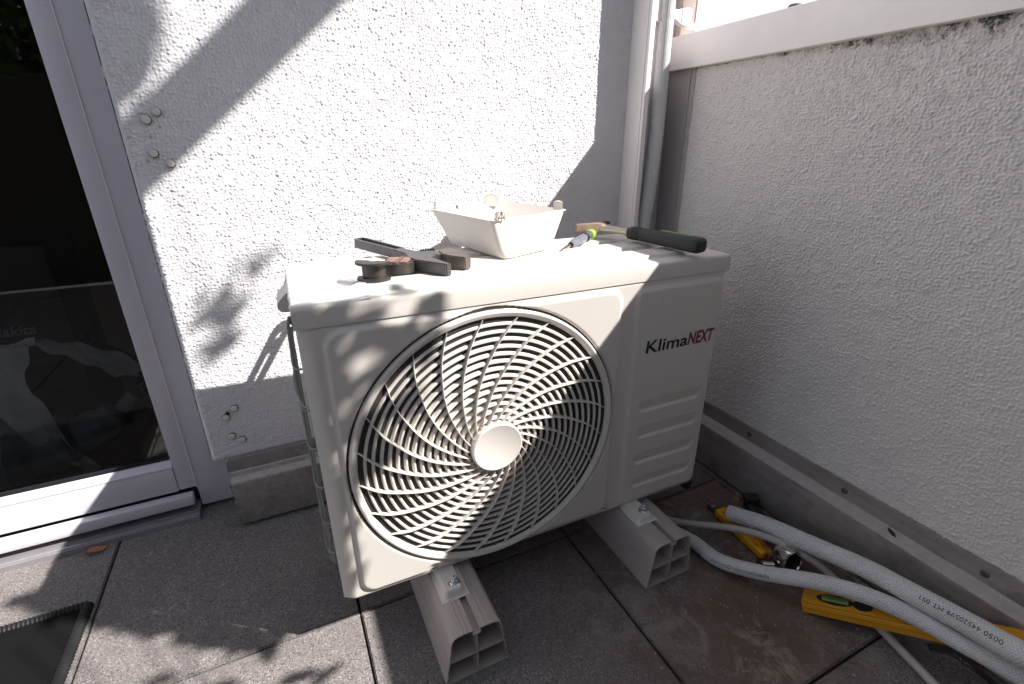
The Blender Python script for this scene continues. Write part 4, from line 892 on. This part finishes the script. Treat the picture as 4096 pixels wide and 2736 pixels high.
LV+=boxc(330,-.865,-.805,-.64,-.12,1.0,(.03,.06),.013,1)
LV+=boxc(22,-.80,-.655,-.33,-.15,.9,(.05,.09),.011,2)
LV+=boxc(7,-.80,-.72,-.46,-.28,1.0,(.05,.09),.010,3)
LV+=boxc(16,-.80,-.62,-.16,-.09,.9,(.04,.07),.010,4)
LV+=boxc(11,-1.25,-.98,-.95,-.50,.9,(.04,.07),.008,5)
LV+=boxc(12,-1.30,-.95,-.26,-.02,.9,(.04,.07),.009,12)
LV+=boxc(3,-1.0,-.86,-.80,-.66,.9,(.04,.08),.011,9)
LV+=boxc(16,-.35,-.26,.44,.56,1.1,(.03,.06),.011,6)
LV+=boxc(6,-.24,-.16,.60,.66,1.1,(.03,.05),.009,7)
LV+=boxc(2,-.31,-.27,1.04,1.20,1.2,(.05,.1),.014,8)
lm=MB()
for p,d,n_,L,wd in LV:
    o=len(lm.v); pts=[]
    for s_ in (0,.3,.65,1.): 
        ww=wd*(math.sin(math.pi*min(.95,s_*.85+.1))); pts+=[p+d*L*s_+n_*ww-Vector((0,0,.02*s_*s_)),p+d*L*s_-n_*ww-Vector((0,0,.02*s_*s_))]
    lm.v+=[tuple(q-Vector(sh.location)) for q in pts]; lm.f+=[(o,o+1,o+3,o+2),(o+2,o+3,o+5,o+4),(o+4,o+5,o+7,o+6)]
lm.build('foliage',M_LEAF,sh,smooth=False)
tr=MB(); base_=Vector((0,0,-.05))
tips=[sunpt(-.90,-.18,2.),sunpt(-.78,-.2,2.),sunpt(-1.03,-.6,2.),sunpt(-.90,-.5,2.05),sunpt(-1.02,-.33,2.)]
for k,tp in enumerate(tips):
    e=tp-Vector(sh.location); tr.tube([base_+Vector((.02*k,.02*k,0)),Vector((.0,.02,.9)),Vector((.0,.15,1.35)),e],[.012,.010,.006,.002],n=8,sub=5)
tr.tube([sunpt(-.30,.44,2.)-Vector(sh.location),sunpt(-.33,.8,2.05)-Vector(sh.location),sunpt(-.30,1.3,2.1)-Vector(sh.location),sunpt(-.9,1.7,2.1)-Vector(sh.location)],.002,n=6,sub=4)
tr.build('stems',M_BARK,sh)
# garden behind the camera (reflected in the door glass, fence and parasol added as blockers)
fe=thing('sky_block_fence','dark brown boarded timber fence added behind the camera to block low sky','fence',(0,-2.8,0))  # unseen fence, added and stepped in height to darken the shaded front faces
bd_=MB()
for k in range(75):
    x=-6+.15*k; bd_.box(x,x+.142,-.012,.012,.03,(1.25 if x<-1.15 else 2.2)+.01*math.sin(k*3.1),.003)
bd_.build('boards',plain('dark_stained_wood',(.055,.036,.026),.8,var=.3,vs=5),fe); MB().box(-6,5.2,-.05,-.012,.3,.38).build('rail',plain('dark_rail_wood',(.04,.03,.02),.8),fe); MB().box(-6,5.2,-.05,-.012,1.1,1.18).build('rail',plain('dark_rail_wood',(.04,.03,.02),.8),fe); MB().box(-6,5.2,.0125,.03,.02,1.2).build('backing_board',plain('dark_rail_wood',(.04,.03,.02),.8),fe)
ps=thing('added_parasol','dark green parasol on a pole, added behind the camera to shade the patio','parasol',(.70,-2.70,0))  # unseen parasol, added to shade the patio that the door glass reflects
cv=MB(); n=8; vs=[(0,0,2.85)]+[(.95*math.cos(2*math.pi*i/n),.95*math.sin(2*math.pi*i/n),2.52) for i in range(n)]+[(.955*math.cos(2*math.pi*i/n),.955*math.sin(2*math.pi*i/n),2.40) for i in range(n)]
cv.add(vs,[(0,1+i,1+(i+1)%n) for i in range(n)]+[(1+i,9+i,9+(i+1)%n,1+(i+1)%n) for i in range(n)]); cv.build('canopy',plain('dark_green_canvas',(.03,.06,.04),.85),ps,smooth=False)
MB().cyl((0,0,0),(0,0,2.84),.02).build('pole',M_TIMB,ps); MB().lathe([(.25,0),(.25,.04),(.05,.07),(.03,.2),(.0201,.2)],(0,0,0),(0,0,1),32).build('base',M_BLACKP,ps)
for i in range(n): MB().cyl((0,0,2.80),(.94*math.cos(2*math.pi*i/n),.94*math.sin(2*math.pi*i/n),2.50),.006,n=8).build('rib',M_TIMB,ps)
nh=thing('neighbour_house','brick house with dark slate roof across the garden, behind the camera','house',(-9,-16,0))
MB().box(-6,6,-5,0,0,2.2).build('brick_wall',plain('red_brick',(.30,.10,.05),.85,var=.25,vs=4),nh,smooth=False)
MB().prism([(-.6,2.2),(5.6,2.2),(2.5,3.9)],-6.4,6.4,Matrix.Rotation(R(-90),4,'Z')@Matrix.Rotation(R(90),4,'X')@Matrix.Translation((0,0,0))).build('roof',plain('slate',(.05,.055,.07),.6,var=.2,vs=3),nh,smooth=False)
for x in (-3.5,0,3.5): MB().box(x-.6,x+.6,0,.03,.7,1.8).build('window',M_GASK,nh,smooth=False)
def tree(loc,h,r,seed):
    t=thing('garden_tree','leafy green tree seen only as a reflection at the top of the door glass','tree',loc)
    rr=random.Random(seed)
    tk=MB().tube([(0,0,0),(.1,0,h*.4),(0,.1,h*.75)],[.2,.14,.07],n=10,sub=5)
    for k in range(7):
        a=k*.9; tk.tube([(0,0,h*(.35+.05*k)),(r*.5*math.cos(a),r*.5*math.sin(a),h*(.5+.05*k)),(r*.85*math.cos(a),r*.85*math.sin(a),h*(.6+.05*k))],[.07,.04,.02],n=6,sub=3)
    tk.build('trunk',M_BARK,t); lf=MB()
    for k in range(5200):
        a=rr.uniform(0,6.283); u=rr.uniform(-1,1); q=rr.random()**.4; p=Vector((r*q*math.cos(a)*math.sqrt(1-u*u),r*q*math.sin(a)*math.sqrt(1-u*u),h*.60+h*.42*q*u)); p+=Vector((math.sin(p.x*3+seed),math.cos(p.y*3),math.sin(p.z*2.5)))*.25
        d=Vector((rr.gauss(0,1),rr.gauss(0,1),rr.gauss(0,1))).normalized(); e=d.orthogonal().normalized(); s_=rr.uniform(.09,.18); lf.add([p-d*s_,p+e*s_*.6,p+d*s_,p-e*s_*.6],[(0,1,2,3)])
    lf.build('crown',M_LEAF,t,smooth=False)
tree((-3.4,-12.5,0),4.6,1.9,1)
